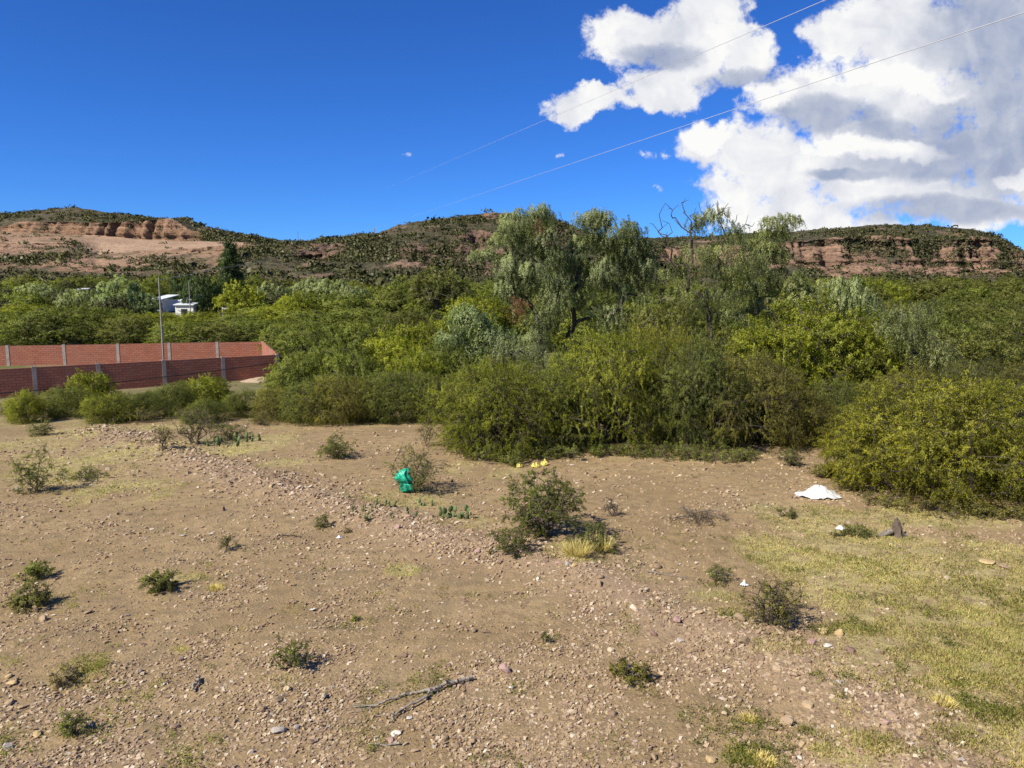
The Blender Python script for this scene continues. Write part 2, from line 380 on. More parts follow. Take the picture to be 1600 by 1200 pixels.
def tag(o, label=None, cat=None, group=None, kind=None):
    if label: o['label'] = label
    if cat: o['category'] = cat
    if group: o['group'] = group
    if kind: o['kind'] = kind
    return o
def unit(a): return a / np.maximum(np.linalg.norm(a, axis=-1, keepdims=True), 1e-9)
def tubes(edges, sides=5):
    """edges: (n,8) p0 p1 r0 r1 -> verts, quads"""
    E = np.asarray(edges, float); n = len(E); p0, p1 = E[:, :3], E[:, 3:6]; r0, r1 = E[:, 6:7], E[:, 7:8]
    d = unit(p1 - p0); ref = np.where(np.abs(d[:, 2:3]) > .95, np.array([[1., 0, 0]]), np.array([[0, 0, 1.]]))
    a = unit(np.cross(d, ref)); b = np.cross(d, a)
    th = np.arange(sides) * 2 * math.pi / sides
    ring = a[:, None] * np.cos(th)[None, :, None] + b[:, None] * np.sin(th)[None, :, None]
    V = np.concatenate([p0[:, None] + ring * r0[:, None], p1[:, None] + ring * r1[:, None]], 1).reshape(-1, 3)
    i = np.arange(sides); q = np.stack([i, (i + 1) % sides, sides + (i + 1) % sides, sides + i], 1)
    Fq = (q[None] + (np.arange(n) * 2 * sides)[:, None, None]).reshape(-1, 4)
    return V, Fq
def join(parts):
    Vs, Fs, o = [], [], 0
    for V, Fq in parts: Vs.append(V); Fs.append(np.asarray(Fq) + o); o += len(V)
    return np.concatenate(Vs), np.concatenate(Fs)
def leaves(P0, A, L, Wd, g, out=None):
    n = len(P0); r = unit(g.normal(size=(n, 3))); side = unit(np.cross(A, r)) * np.reshape(Wd, (-1, 1)) * .5
    A = A * np.reshape(L, (-1, 1)); mid = P0 + A * .5
    if out is not None:                           # wind every leaf so that its front looks outwards
        sgn = np.sign(np.sum(np.cross(A, side) * out, 1, keepdims=True)); sgn[sgn == 0] = 1; side = -side * sgn
    V = np.stack([P0, mid + side, P0 + A, mid - side], 1).reshape(-1, 3)
    return V, np.arange(4 * n).reshape(-1, 4)

def skeleton(root, fork, targets, g, step=.5, wig=.12, sag=.0, rtip=.012, power=.5, trunkn=4, pathw=.25):
    nodes = [np.array(root, float)]; par = [-1]; plen = [0.0]
    for k in range(1, trunkn + 1):
        f = k / trunkn; q = np.array(root) * (1 - f) + np.array(fork) * f + g.normal(size=3) * wig * .4 * (k < trunkn)
        nodes.append(q); par.append(len(nodes) - 2); plen.append(plen[-1] + np.linalg.norm(nodes[-1] - nodes[-2]))
    ends = []
    order = np.argsort(np.linalg.norm(targets - np.array(fork), axis=1))
    for ti in order:
        tt = targets[ti]; N = np.array(nodes); st = 1 if len(nodes) > 2 else 0
        below = np.clip(N[st:, 2] - tt[2], 0, None)
        cost = np.linalg.norm(N[st:] - tt, axis=1) + pathw * np.array(plen[st:]) + 1.2 * below
        j = int(np.argmin(cost)) + st; L = np.linalg.norm(nodes[j] - tt); k = max(1, int(L / step))
        pd = unit(nodes[j] - nodes[par[j]]) if par[j] >= 0 else np.array([0, 0, 1.])
        prev = j; p0 = nodes[j]; c1 = p0 + pd * L * .35 + np.array([0, 0, .15 * L])
        for q in range(1, k + 1):
            f = q / k; pt = (1 - f) ** 2 * p0 + 2 * f * (1 - f) * c1 + f * f * tt + g.normal(size=3) * wig * (q < k) * min(1, L)
            nodes.append(pt); par.append(prev); plen.append(plen[prev] + L / k); prev = len(nodes) - 1
        ends.append((ti, prev))
    n = len(nodes); cnt = np.zeros(n); 
    for _, e in ends: cnt[e] += 1
    for k in range(n - 1, 0, -1): cnt[par[k]] += cnt[k]
    rad = rtip * np.maximum(cnt, 1) ** power
    E = [(*nodes[par[k]], *nodes[k], min(rad[par[k]], rad[k] * 1.35), rad[k]) for k in range(1, n)]
    return np.array(nodes), np.array(par), np.array(E), ends

def clumps_foliage(cent, rad, outdir, per, tw, style, leafL, leafW, g, flat=.6, tones=None, spread=.9):
    """twigs and leaves for leaf clumps; returns (leaf V,F,tone),(twig edges)"""
    nc = len(cent); ci = np.repeat(np.arange(nc), tw); nt = nc * tw
    rr = rad[ci][:, None]
    if style == 'droop':
        O = cent[ci] + unit(g.normal(size=(nt, 3)) + np.array([0, 0, .35])) * rr * g.uniform(.25, .85, (nt, 1)) * np.array([1, 1, .7])
        D = unit(outdir[ci] * .5 + g.normal(size=(nt, 3)) * .6 + np.array([0, 0, .1])); Ls = rr * g.uniform(.35, .85, (nt, 1)); gr = 1.0
        D = D * .55
    else:
        O = cent[ci] - outdir[ci] * rr * .45 + g.normal(size=(nt, 3)) * rr * .30 * np.array([1, 1, flat])
        D = unit(outdir[ci] * .75 + g.normal(size=(nt, 3)) * spread * np.array([1, 1, flat])); Ls = rr * g.uniform(.6, 1.35, (nt, 1)); gr = .22
    n = nc * per; ti = g.integers(0, nt, n); tt = g.uniform(.12, 1.0, (n, 1)) ** .8
    Pq = O[ti] + D[ti] * Ls[ti] * tt + np.array([0, 0, -gr]) * Ls[ti] * tt ** 2
    tang = unit(D[ti] + np.array([0, 0, -2 * gr]) * tt)
    if style == 'droop': A = unit(tang * 1.0 + g.normal(size=(n, 3)) * .42)
    else: A = unit(tang * .55 + g.normal(size=(n, 3)) * np.array([.8, .8, .6]))
    Pq = Pq + g.normal(size=(n, 3)) * leafL * .3
    ow = unit(unit(Pq - cent[ci[ti]]) * .7 + outdir[ci[ti]] * .8 + g.normal(size=(n, 3)) * .38)
    V, Fq = leaves(Pq, A, leafL * g.uniform(.6, 1.3, n), leafW * g.uniform(.7, 1.3, n), g, ow)
    ct = tones if tones is not None else g.uniform(.25, .75, nc)
    tone = np.clip(ct[ci[ti]] + g.normal(size=n) * .13, 0, 1)
    edges = []
    ks = 3; pr = O
    for k in range(1, ks + 1):
        q = k / ks; cu = O + D * Ls * q + np.array([0, 0, -gr]) * Ls * q * q
        edges.append(np.concatenate([pr, cu, np.full((nt, 1), .0045 * (1.3 - (k - 1) / ks)), np.full((nt, 1), .0045 * (1.3 - k / ks))], 1)); pr = cu
    return (V, Fq, tone, ow), np.concatenate(edges)

def crown_points(n, rx, h, g, low=.1, lumps=7, shell=.72, umb=0.0):
    """clump centres in a lumpy dome; low = lowest foliage as a share of the height; umb flattens the underside"""
    dirs = unit(g.normal(size=(lumps, 3)) * np.array([1, 1, .6])); am = g.uniform(-.24, .30, lumps)
    out = []; od = []; hh = h * (1 - low)
    while len(out) < n:
        d = unit(g.normal(size=3)); 
        if umb and d[2] < -.15: continue
        r = 1 + float(np.sum(am * np.exp(-((1 - dirs @ d) / .25))))
        s = g.uniform(shell, 1) if g.random() < .72 else g.uniform(.25, shell)
        q = d * r * s
        z = h * low + hh * (.40 + .56 * q[2] if not umb else .32 + .62 * q[2])
        if z < h * .03: continue
        out.append((q[0] * rx, q[1] * rx, z)); od.append(unit(d + np.array([0, 0, .25])))
    return np.array(out), np.array(od)

def make_tree(kind, rx, h, n, per, tw, crad, leafL, leafW, lm, bm, seed, style='spray', low=.1, umb=0, rtip=.012, wood=True, twig_on=True, shell=.72, flat=.6, stems=1, wig=.12, cr=None, toner=(.25, .75), lumps=7):
    g = np.random.default_rng(seed)
    if cr is None: cen, od = crown_points(n, rx, h, g, low, lumps, shell, umb)
    else: cen, od = cr
    n = len(cen)
    rad = crad * g.uniform(.7, 1.3, n)
    (V, Fq, tone, ow), tw_e = clumps_foliage(cen, rad, od, per, tw, style, leafL, leafW, g, flat, g.uniform(*toner, n))
    crown = mesh_np(kind + '_crown', V, Fq, lm, tone=tone, nrm=ow)
    trunk = None
    if wood:
        parts = []; lab = g.integers(0, stems, n)
        for s in range(stems):
            sel = cen[lab == s] if stems > 1 else cen
            if len(sel) < 1: continue
            a = s * 2 * math.pi / stems + g.uniform(0, 1); b0 = np.zeros(3)
            fk = np.array((math.cos(a) * rx * .22 * (stems > 1) + g.normal() * .03 * rx, math.sin(a) * rx * .22 * (stems > 1), h * g.uniform(.18, .3)))
            if stems > 1:
                ang = np.arctan2(sel[:, 1], sel[:, 0])
            _, _, E, _ = skeleton(b0 + np.array([0, 0, -.1]), fk, sel, g, step=max(.18, rx * .12), wig=wig * rx * .25, rtip=rtip)
            parts.append(tubes(E, 5))
        if twig_on: parts.append(tubes(tw_e, 3))
        V, Fq = join(parts); trunk = mesh_np(kind + '_trunk', V, Fq, bm)
    return (crown, trunk, rx, h)
def place(name, proto, loc, rx, h, rz, label, cat, group=None, lm=None):
    """one tree or shrub: an Empty with crown and trunk as children (or one mesh when it has no wood)"""
    crown, trunk, prx, ph = proto; sc = (rx / prx, rx / prx, h / ph)
    if trunk is None:
        o = link(name, crown, None, loc, rz, sc)
    else:
        o = link(name, None, None, loc, rz, sc)
        link('trunk', trunk, o); link('crown' if 'tree' in name else 'foliage', crown, o)
    tag(o, label, cat, group)
    return o
def recolour(proto, m):
    c = proto[0].copy(); c.materials.clear(); c.materials.append(m); return (c, proto[1], proto[2], proto[3])

# ================================================================= GROUND
def axis(c, half, k, n):
    u = np.linspace(-1, 1, n); return c + half * np.sinh(k * u) / math.sinh(k)
gx = axis(2, 3500, 7.2, 470); gy = axis(17, 3500, 7.2, 560)
X, Y = np.meshgrid(gx, gy); Z = height(X, Y)
near = np.exp(-((np.hypot(X, Y - 16) / 20) ** 2))
Z = Z + near * .05 * (fbm2(X * 2.2, Y * 2.2, 3) - .5) + near * .035 * (fbm2(X * 4.5, Y * 4.5, 3) - .5)
V = np.stack([X, Y, Z], -1).reshape(-1, 3)
nx, ny = len(gx), len(gy); i = np.arange(nx - 1)[None] + (np.arange(ny - 1) * nx)[:, None]; i = i.ravel()
Fq = np.stack([i, i + 1, i + nx + 1, i + nx], 1)
cv = grass_cover(X, Y); st = np.exp(-(seg_dist(X, Y, BERM) / .9) ** 2)
fr = sstep(32, 60, np.hypot(X * .8, Y))
ground = link('ground', mesh_np('ground', V, Fq, M['soil'], attrs={'cover': cv.ravel(), 'stony': st.ravel(), 'far': fr.ravel()}, smooth=True))
tag(ground, kind='structure')

# ================================================================= HILLS
def poly(pl, x):
    a = np.array(pl, float); return np.interp(x, a[:, 0], a[:, 1])
def hill(name, x0, x1, ncol, lines, segs, material, seed, scrub, ns):
    """lines: breaklines (pixel polyline, depth in metres); segs: rows, rock share, roughness between them"""
    xs = np.linspace(x0, x1, ncol); rows = []; rock = []; bare = []; rough = []
    for k, (rws, rk, bfun, ro) in enumerate(segs):
        (pa, Da), (pb, Db) = lines[k], lines[k + 1]
        ya, yb = poly(pa, xs), poly(pb, xs)
        for q in range(rws + (k == len(segs) - 1)):
            f = q / rws; fy = f
            Dm = Da * (1 - f) + Db * f; yp = ya * (1 - fy) + yb * fy
            a, yd, zd = ray(xs, yp); kk = Dm / yd
            rows.append(np.stack([a * kk, np.full(ncol, Dm, float), CAMZ + zd * kk], -1))
            rock.append(np.array([rk(x, f) if callable(rk) else rk for x in xs]) if callable(rk) else np.full(ncol, rk))
            bare.append(np.array([bfun(x, f) for x in xs]) if bfun else np.zeros(ncol)); rough.append(np.full(ncol, ro))
    Pn = np.array(rows); rock = np.array(rock); bare = np.array(bare); ro = np.array(rough)
    Xn, Yn, Zn = Pn[..., 0], Pn[..., 1], Pn[..., 2]
    a1 = fbm3(Xn * .03 + seed, Yn * .03, Zn * .03, 4) - .5; a2 = fbm3(Xn * .12, Yn * .12 + seed, Zn * .16, 4) - .5
    gul = np.abs(fbm2(Xn * .075 + seed * 3, Zn * .02 + 2, 5) - .5) * 2
    edge = np.ones(Pn.shape[0])[:, None] * 1.0
    strat = (vn2(Zn * .55 + a1 * 3, np.full_like(Zn, seed)) - .5)
    Yn += ro * (a1 * 28 + a2 * 10 * (1 - bare * .8) + (gul - .3) * 20 * (.25 + rock) * (1 - bare) + strat * 11 * rock + (fbm3(Xn * .35, Yn * .35 + seed, Zn * .45, 3) - .5) * 7 * (1 - bare * .85))
    Yn += (ro * 16 + 3.5 * (ro < .18)) * rock * (np.abs(fbm2(Xn * .22 + seed, Zn * .03, 3) - .5) * 2 - .25) * (1 - bare)
    Zn += ro * (a1 * 5 + a2 * 4.0 + (fbm3(Xn * .3 + 5, Yn * .3, Zn * .3 + seed, 3) - .5) * 2.6) * (1 - bare * .8)
    nr = Pn.shape[0]; i = (np.arange(ncol - 1)[None] + (np.arange(nr - 1) * ncol)[:, None]).ravel()
    Fq = np.stack([i, i + 1, i + ncol + 1, i + ncol], 1)
    rn = np.clip(rock + (fbm3(Xn * .05, Yn * .05, Zn * .08, 4) - .5) * 2.1 * (rock > .02), 0, 1)
    o = link(name, mesh_np(name, Pn.reshape(-1, 3), Fq, material, attrs={'rock': rn.ravel(), 'bare': bare.ravel()}, smooth=True))
    tag(o, kind='structure')
    # scrub bushes growing over the slopes: uncountable from here
    g = np.random.default_rng(seed)
    r = g.uniform(0, nr - 1.01, ns * 3); c = g.uniform(0, ncol - 1.01, ns * 3); ri, cj = r.astype(int), c.astype(int)
    cl = fbm3(Xn[ri, cj] * .06, Yn[ri, cj] * .06, Zn[ri, cj] * .06 + 9, 3)
    pr = np.clip(1 - rn[ri, cj] * .95, .10, 1) * (1 - bare[ri, cj] * .985) * np.clip((cl - .40) * 6, .07, 1)
    keep = g.random(len(r)) < pr; ri, cj, r, c = ri[keep][:ns], cj[keep][:ns], r[keep][:ns], c[keep][:ns]
    fr_, fc = (r - ri)[:, None], (c - cj)[:, None]
    P0 = (Pn[ri, cj] * (1 - fc) + Pn[ri, cj + 1] * fc) * (1 - fr_) + (Pn[ri + 1, cj] * (1 - fc) + Pn[ri + 1, cj + 1] * fc) * fr_
    per = 24; n = len(P0); rad = g.gamma(2.4, .40, n) * scrub; rep = np.repeat(np.arange(n), per)
    d = unit(g.normal(size=(n * per, 3))); d[:, 2] = np.abs(d[:, 2])
    Pq = P0[rep] + d * rad[rep][:, None] * g.uniform(.3, 1, (n * per, 1)) * np.array([1.15, 1.15, .75]) 
    A = unit(g.normal(size=(n * per, 3))); L = rad[rep] * g.uniform(.28, .5, n * per)
    V, Fq = leaves(Pq - A * L[:, None] * .5, A, L, L * .8, g, d)
    tone = np.clip(g.uniform(.1, .8, n)[rep] + g.normal(size=n * per) * .12, 0, 1)
    s = link('hill_scrub', mesh_np('hill_scrub', V, Fq, M['scrub_leaf'], tone=tone, nrm=unit(d + g.normal(size=d.shape) * .3))); tag(s, kind='stuff')
    return s
bump = lambda x, c, w_: math.exp(-((x - c) / w_) ** 2)
def lr_rough(x, f):  # bare cut slope under the terrace of the left hill
    return float(sstep(-60, 20, x)) * float(1 - sstep(340, 420, x)) * (.25 + .55 * f)
s1 = hill('hills', -500, 640, 360, [
    ([(-500, 475), (700, 475)], 190), ([(-500, 430), (0, 420), (100, 422), (200, 427), (312, 433), (420, 428), (480, 425), (640, 445)], 250),
    ([(-500, 380), (0, 379), (110, 381), (152, 397), (250, 391), (344, 384), (395, 381), (440, 393), (560, 428), (640, 445)], 325),
    ([(-500, 360), (0, 363), (150, 367), (219, 373), (297, 377), (345, 377), (395, 379), (440, 389), (560, 424), (640, 445)], 385),
    ([(-500, 350), (0, 355), (40, 345), (156, 348), (265, 342), (285, 352), (300, 361), (400, 373), (440, 384), (560, 421), (640, 445)], 390),
    ([(-500, 335), (0, 335), (60, 328), (120, 324), (200, 335), (240, 342), (262, 342), (275, 341), (290, 340), (312, 352), (380, 367), (440, 377), (475, 384), (560, 419), (640, 445)], 440),
    ([(-500, 420), (640, 450)], 620)],
    [(26, 0.05, None, .5),
     (54, lambda x, f: .95 * lr_rough(x, f) / .8 if x < 420 else .1, lambda x, f: .55 * lr_rough(x, f) * bump(x, 170, 170), .55),
     (20, lambda x, f: .6 * float(1 - sstep(380, 420, x)), lambda x, f: float(sstep(60, 170, x) * (1 - sstep(385, 415, x))) * .97 + .5 * float(1 - sstep(60, 120, x)), .18),
     (26, lambda x, f: 1.0 * float(1 - sstep(290, 320, x)), None, .17),
     (22, lambda x, f: .9 * bump(x, 264, 10) , lambda x, f: .8 * bump(x, 264, 9), .25), (8, 0, None, .4)],
    M['hill_left'], 11, 1.0, 19000)
tag(s1, 'dark low scrub covering the quarried hill at the left', 'scrub')
s2 = hill('hills', 400, 1060, 300, [
    ([(400, 480), (1060, 480)], 175), ([(400, 450), (500, 436), (600, 430), (700, 434), (800, 432), (1060, 445)], 235),
    ([(400, 440), (445, 405), (480, 412), (560, 398), (640, 388), (700, 400), (760, 396), (820, 392), (900, 395), (1060, 430)], 300),
    ([(400, 420), (450, 384), (500, 382), (600, 372), (690, 358), (760, 360), (860, 368), (900, 375), (960, 390), (1060, 430)], 345),
    ([(400, 415), (440, 379), (520, 373), (590, 365), (620, 353), (680, 343), (740, 336), (775, 330), (800, 337), (880, 348), (900, 356), (950, 374), (1060, 425)], 380),
    ([(400, 450), (1060, 450)], 540)],
    [(22, .1, None, .5), (40, lambda x, f: .22 + .6 * bump(x, 655, 45) * f + .55 * bump(x, 740, 50) * f + .7 * bump(x, 480, 30), None, .75),
     (36, lambda x, f: .28 + .75 * bump(x, 750, 35) + .75 * bump(x, 490, 35) + .4 * bump(x, 660, 25) * (1 - f), None, .8),
     (24, lambda x, f: .25 + .7 * bump(x, 765, 25) * f + .5 * bump(x, 480, 30), None, .6), (8, 0, None, .4)],
    M['hill_mid'], 23, .95, 22000)
tag(s2, 'sparse scrub over the rocky slope of the middle hill', 'scrub')
s3 = hill('hills', 850, 2100, 460, [
    ([(850, 480), (2100, 480)], 300), ([(850, 448), (1200, 441), (1400, 444), (1600, 446), (2100, 450)], 390),
    ([(850, 420), (1000, 412), (1180, 402), (1290, 417), (1370, 405), (1420, 418), (1500, 430), (1550, 420), (1600, 424), (1700, 430), (2100, 445)], 450),
    ([(850, 392), (1000, 388), (1180, 384), (1230, 379), (1300, 371), (1370, 368), (1420, 372), (1470, 376), (1530, 368), (1570, 382), (1600, 398), (1660, 415), (2100, 440)], 462),
    ([(850, 372), (1020, 372), (1100, 370), (1180, 364), (1240, 362), (1320, 357), (1370, 351), (1450, 352), (1520, 358), (1560, 369), (1590, 387), (1625, 402), (1700, 415), (2100, 438)], 530),
    ([(850, 450), (2100, 450)], 700)],
    [(22, .05, None, .5), (44, lambda x, f: .15 + .45 * f + .3 * bump(x, 1300, 60), None, .8), (60, lambda x, f: .92 - .5 * bump(x, 1210, 30) - .6 * bump(x, 1440, 26) * (.4 + .6 * f) - .45 * bump(x, 1340, 14) - .55 * bump(x, 1395, 18) * (1 - f) - .5 * bump(x, 1500, 16) * (1 - f) - .6 * bump(x, 1275, 14) * f - .5 * bump(x, 1565, 14), None, .55),
     (26, lambda x, f: .28 * (1 - f), None, .45), (8, 0, None, .4)],
    M['hill_right'], 37, 1.15, 22000)
tag(s3, 'dark scrub over the flat topped hill with red cliffs at the right', 'scrub')

# ================================================================= BRICK COMPOUND
def box_np(x0, x1, y0, y1, z0, z1):
    V = np.array([(x, y, z) for z in (z0, z1) for y in (y0, y1) for x in (x0, x1)], float)
    return V, np.array([(0, 2, 3, 1), (4, 5, 7, 6), (0, 1, 5, 4), (2, 6, 7, 3), (0, 4, 6, 2), (1, 3, 7, 5)])
def uv_box(me, L):
    ul = me.uv_layers.new(name='UVMap'); co_ = [v.co for v in me.vertices]
    for p_ in me.polygons:
        n_ = p_.normal
        for li in p_.loop_indices:
            c_ = co_[me.loops[li].vertex_index]
            ul.data[li].uv = (c_.x, c_.z) if abs(n_.y) > .5 else ((c_.y, c_.z) if abs(n_.x) > .5 else (c_.x, c_.y))
def wall(A, Bp, pillars, top, label, stub_px=None):
    A = np.array(A, float); Bp = np.array(Bp, float); d = Bp - A; L = float(np.hypot(*d)); ang = math.atan2(d[1], d[0])
    zb = min(float(height(*(A + d * q))) for q in np.linspace(0, 1, 12)) - .15
    root = link('brick_wall', None, None, (A[0], A[1], zb), ang); H = top - zb
    tag(root, label, 'wall', 'brick walls of the compound')
    ts = list(pillars)
    for k in range(len(ts) - 1):
        a, b = ts[k] * L + .10, ts[k + 1] * L - .10
        # a slightly uneven top course
        nseg = 10; Vs = []; 
        V, Fq = box_np(a, b, -.075, .075, 0, H - .02 + .03 * random.random())
        me = mesh_np('brick_panel', V, Fq, M['brick']); uv_box(me, L); link('brick_panel', me, root)
    for q in ts:
        x = q * L; V, Fq = box_np(x - .115, x + .115, -.10, .10, 0, H + .04)
        p_ = link('concrete_pillar', mesh_np('concrete_pillar', V, Fq, M['concrete']), root)
        E = [(x + sx, sy, H, x + sx * 1.1 + random.uniform(-.03, .03), sy, H + random.uniform(.18, .4), .008, .008) for sx in (-.07, .07) for sy in (-.06, .06)]
        V, Fq = tubes(E, 4); link('rebar', mesh_np('rebar', V, Fq, M['rust']), p_)
    return root
TOP = 1.12
def on(px, D): a = at(px, 500, D); return (a[0], a[1])
def wall_line(P0, P1, pxs):                       # parameters along P0-P1 where the pillars stand
    out = []
    for x in pxs:
        s = (x - 800) / F / CP; # approx horizontal direction
        k = (x - 800) / F
        lo, hi = -3.0, 3.0
        for _ in range(50):
            m_ = (lo + hi) / 2; q = (P0[0] + (P1[0] - P0[0]) * m_, P0[1] + (P1[1] - P0[1]) * m_)
            if project(q[0], q[1], 0)[0] < x: lo = m_
            else: hi = m_
        out.append((lo + hi) / 2)
    return out
fa, fb = on(55, 46.2), on(434, 55)
ts = wall_line(fa, fb, [-160, -50, 55, 155, 257, 349, 434])
P_ = lambda a, b, q: (a[0] + (b[0] - a[0]) * q, a[1] + (b[1] - a[1]) * q)
A0, B0 = P_(fa, fb, ts[0]), P_(fa, fb, ts[-1]); tt = [(q - ts[0]) / (ts[-1] - ts[0]) for q in ts]
wall(A0, B0, tt, TOP, 'front run of the red brick compound wall, nearest the bushes, concrete pillars')
ba, bb = on(13, 63.2), on(413, 68.3)
ts = wall_line(ba, bb, [-170, -80, 13, 101, 185, 265, 340, 411])
A1, B1 = P_(ba, bb, ts[0]), P_(ba, bb, ts[-1]); tt = [(q - ts[0]) / (ts[-1] - ts[0]) for q in ts]
wall(A1, B1, tt, TOP, 'rear run of the red brick compound wall, behind the front run')
dx, dy = B0[0] - B1[0], B0[1] - B1[1]; Ld = math.hypot(dx, dy); ux, uy = dx / Ld, dy / Ld
wall((B1[0] + ux * .22, B1[1] + uy * .22), (B0[0] - ux * .22, B0[1] - uy * .22), [0, .33, .66, 1], TOP, 'short sunlit end wall joining both brick runs, its inner face bright')
# sandy heap by the corner
g = np.random.default_rng(5)
def mound(rx, ry, h, n=26, seed=1):
    g = np.random.default_rng(seed); u = np.linspace(-1, 1, n); Xm, Ym = np.meshgrid(u, u); r = np.hypot(Xm, Ym)
    Zm = h * np.clip(1 - r ** 1.6, -.3, 1) * (.7 + .6 * fbm2(Xm * 3 + seed, Ym * 3, 3))
    V = np.stack([Xm * rx, Ym * ry, Zm], -1).reshape(-1, 3); i = (np.arange(n - 1)[None] + (np.arange(n - 1) * n)[:, None]).ravel()
    return V, np.stack([i, i + 1, i + n + 1, i + n], 1)
for (px, D, rx, h, lab) in [(405, 53, 1.5, .3, 'pale sandy earth heap beside the front brick wall end'), (452, 58, 1.4, .6, 'small sandy earth heap just right of the wall corner')]:
    a = at(px, 500, D); V, Fq = mound(rx, rx * .7, h, seed=int(px))
    o = link('earth_heap', mesh_np('earth_heap', V, Fq, M['sand'], smooth=True), None, (a[0], a[1], float(height(a[0], a[1])) - .02)); tag(o, lab, 'heap')

# ================================================================= POLES AND CABLES
def pole(px, ytop, D, r, label, arm=True, base_z=None):
    a = at(px, ytop, D); zg = float(height(a[0], a[1])) - .2 if base_z is None else base_z
    h = a[2] - zg; root = link('utility_pole', None, None, (a[0], a[1], zg)); tag(root, label, 'utility pole')
    V, Fq = tubes([(0, 0, 0, 0, 0, h * .5, r * 1.25, r * 1.1), (0, 0, h * .5, 0, 0, h, r * 1.1, r * .85)], 10)
    link('post', mesh_np('post', V, Fq, M['pole'], smooth=True), root)
    if arm:
        V, Fq = box_np(-.45, .45, -.04, .04, h - .45, h - .37); ca = link('crossarm', mesh_np('crossarm', V, Fq, M['pole']), root)
        for sx in (-.4, .4):
            V, Fq = tubes([(sx, 0, h - .37, sx, 0, h - .25, .035, .05), (sx, 0, h - .25, sx, 0, h - .2, .05, .02)], 8); link('insulator', mesh_np('insulator', V, Fq, M['white_wall']), ca)
    return np.array((a[0], a[1], zg + h - .2))
p1 = pole(248, 433, 52, .055, 'tall thin grey pole inside the brick compound', False)
p2 = pole(295, 440, 120, .07, 'small distant pole standing among trees right of the tall pole', False)
h1 = pole(585, 356, 383, .22, 'tiny pole on the ridge right of the gap between hills', True, at(585, 372, 383)[2])
h2 = pole(465, 361, 436, .16, 'thin mast on the skyline in the gap between the hills', False, at(465, 392, 436)[2])
h3 = pole(557, 362, 388, .16, 'second tiny ridge pole, left of the one nearest the middle hill', False, at(557, 378, 388)[2])
def cable(a, b, r, sag, m_, label, n=60):
    a, b = np.array(a, float), np.array(b, float); f = np.linspace(0, 1, n)[:, None]
    f = f if n < 100 else f
    Pq = a * (1 - f) + b * f; Pq[:, 2] -= sag * 4 * (f * (1 - f))[:, 0]
    V, Fq = tubes(np.concatenate([Pq[:-1], Pq[1:], np.full((n - 1, 1), r), np.full((n - 1, 1), r)], 1), 5)
    o = link('power_cable', mesh_np('power_cable', V - a, Fq, m_, smooth=True), None, a); tag(o, label, 'cable'); return o
cable(at(1760, -202, 9), at(585, 302, 380), .006, 0, M['cable_metal'], 'upper bright thin cable crossing the sky and the upper cloud', 200)
cable(at(1760, -34, 9), h1, .0065, 0.15, M['cable_metal'], 'lower bright thin cable crossing the sky below the upper one', 200)
cable(p1, h3, .016, 1.5, M['cable_grey'], 'pale cable running from the compound pole up to the ridge', 80)
cable(at(-250, 634, 38), at(433, 566, 54.6), .028, .25, M['cable_black'], 'black cable hanging low in front of the brick wall')

# ================================================================= HOUSES
def house(px0, px1, ytop, D, hw, label, roofh=.5, dep=7):
    a = at(px0, ytop, D); b = at(px1, ytop, D); wx = b[0] - a[0]; cx = (a[0] + b[0]) / 2; zg = float(height(cx, D)) - .2; h = a[2] - zg
    root = link('house', None, None, (cx, D + dep / 2, zg)); tag(root, label, 'house')
    eh = h - roofh
    parts = [box_np(-wx / 2 + .2, wx / 2 - .2, -dep / 2 + .3, dep / 2 - .3, 0, eh)]
    V, Fq = join(parts); link('wall', mesh_np('wall', V, Fq, M['white_wall']), root)
    V = np.array([(-wx / 2, -dep / 2, eh), (wx / 2, -dep / 2, eh), (wx / 2, dep / 2, eh + roofh), (-wx / 2, dep / 2, eh + roofh), (-wx / 2, -dep / 2, eh + .12), (wx / 2, -dep / 2, eh + .12), (wx / 2, dep / 2, eh + roofh + .12), (-wx / 2, dep / 2, eh + roofh + .12)], float)
    link('roof', mesh_np('roof', V, np.array([(0, 3, 2, 1), (4, 5, 6, 7), (0, 1, 5, 4), (1, 2, 6, 5), (2, 3, 7, 6), (3, 0, 4, 7)]), M['white_roof']), root)
    n = max(1, int(wx / 3))
    for k in range(n):
        x = -wx / 2 + (k + .5) * wx / n; V, Fq = box_np(x - .5, x + .5, -dep / 2 + .27, -dep / 2 + .34, eh - 1.6, eh - .6)
        link('window', mesh_np('window', V, Fq, M['glass_dark']), root)
house(232, 252, 462, 128, 0, 'small white building left of the tall pole, among trees', .7)
house(264, 286, 462, 134, 0, 'larger white roofed building right of the tall pole, among trees', 1.4, 10)
house(270, 302, 473, 122, 0, 'low white shed in front of the larger white roofed building', .4, 4)
house(343, 367, 471, 124, 0, 'low white building farthest right, beside the bright green tree', .6)
house(95, 112, 451, 150, 0, 'faint white roof at far left above the treetops', .7)

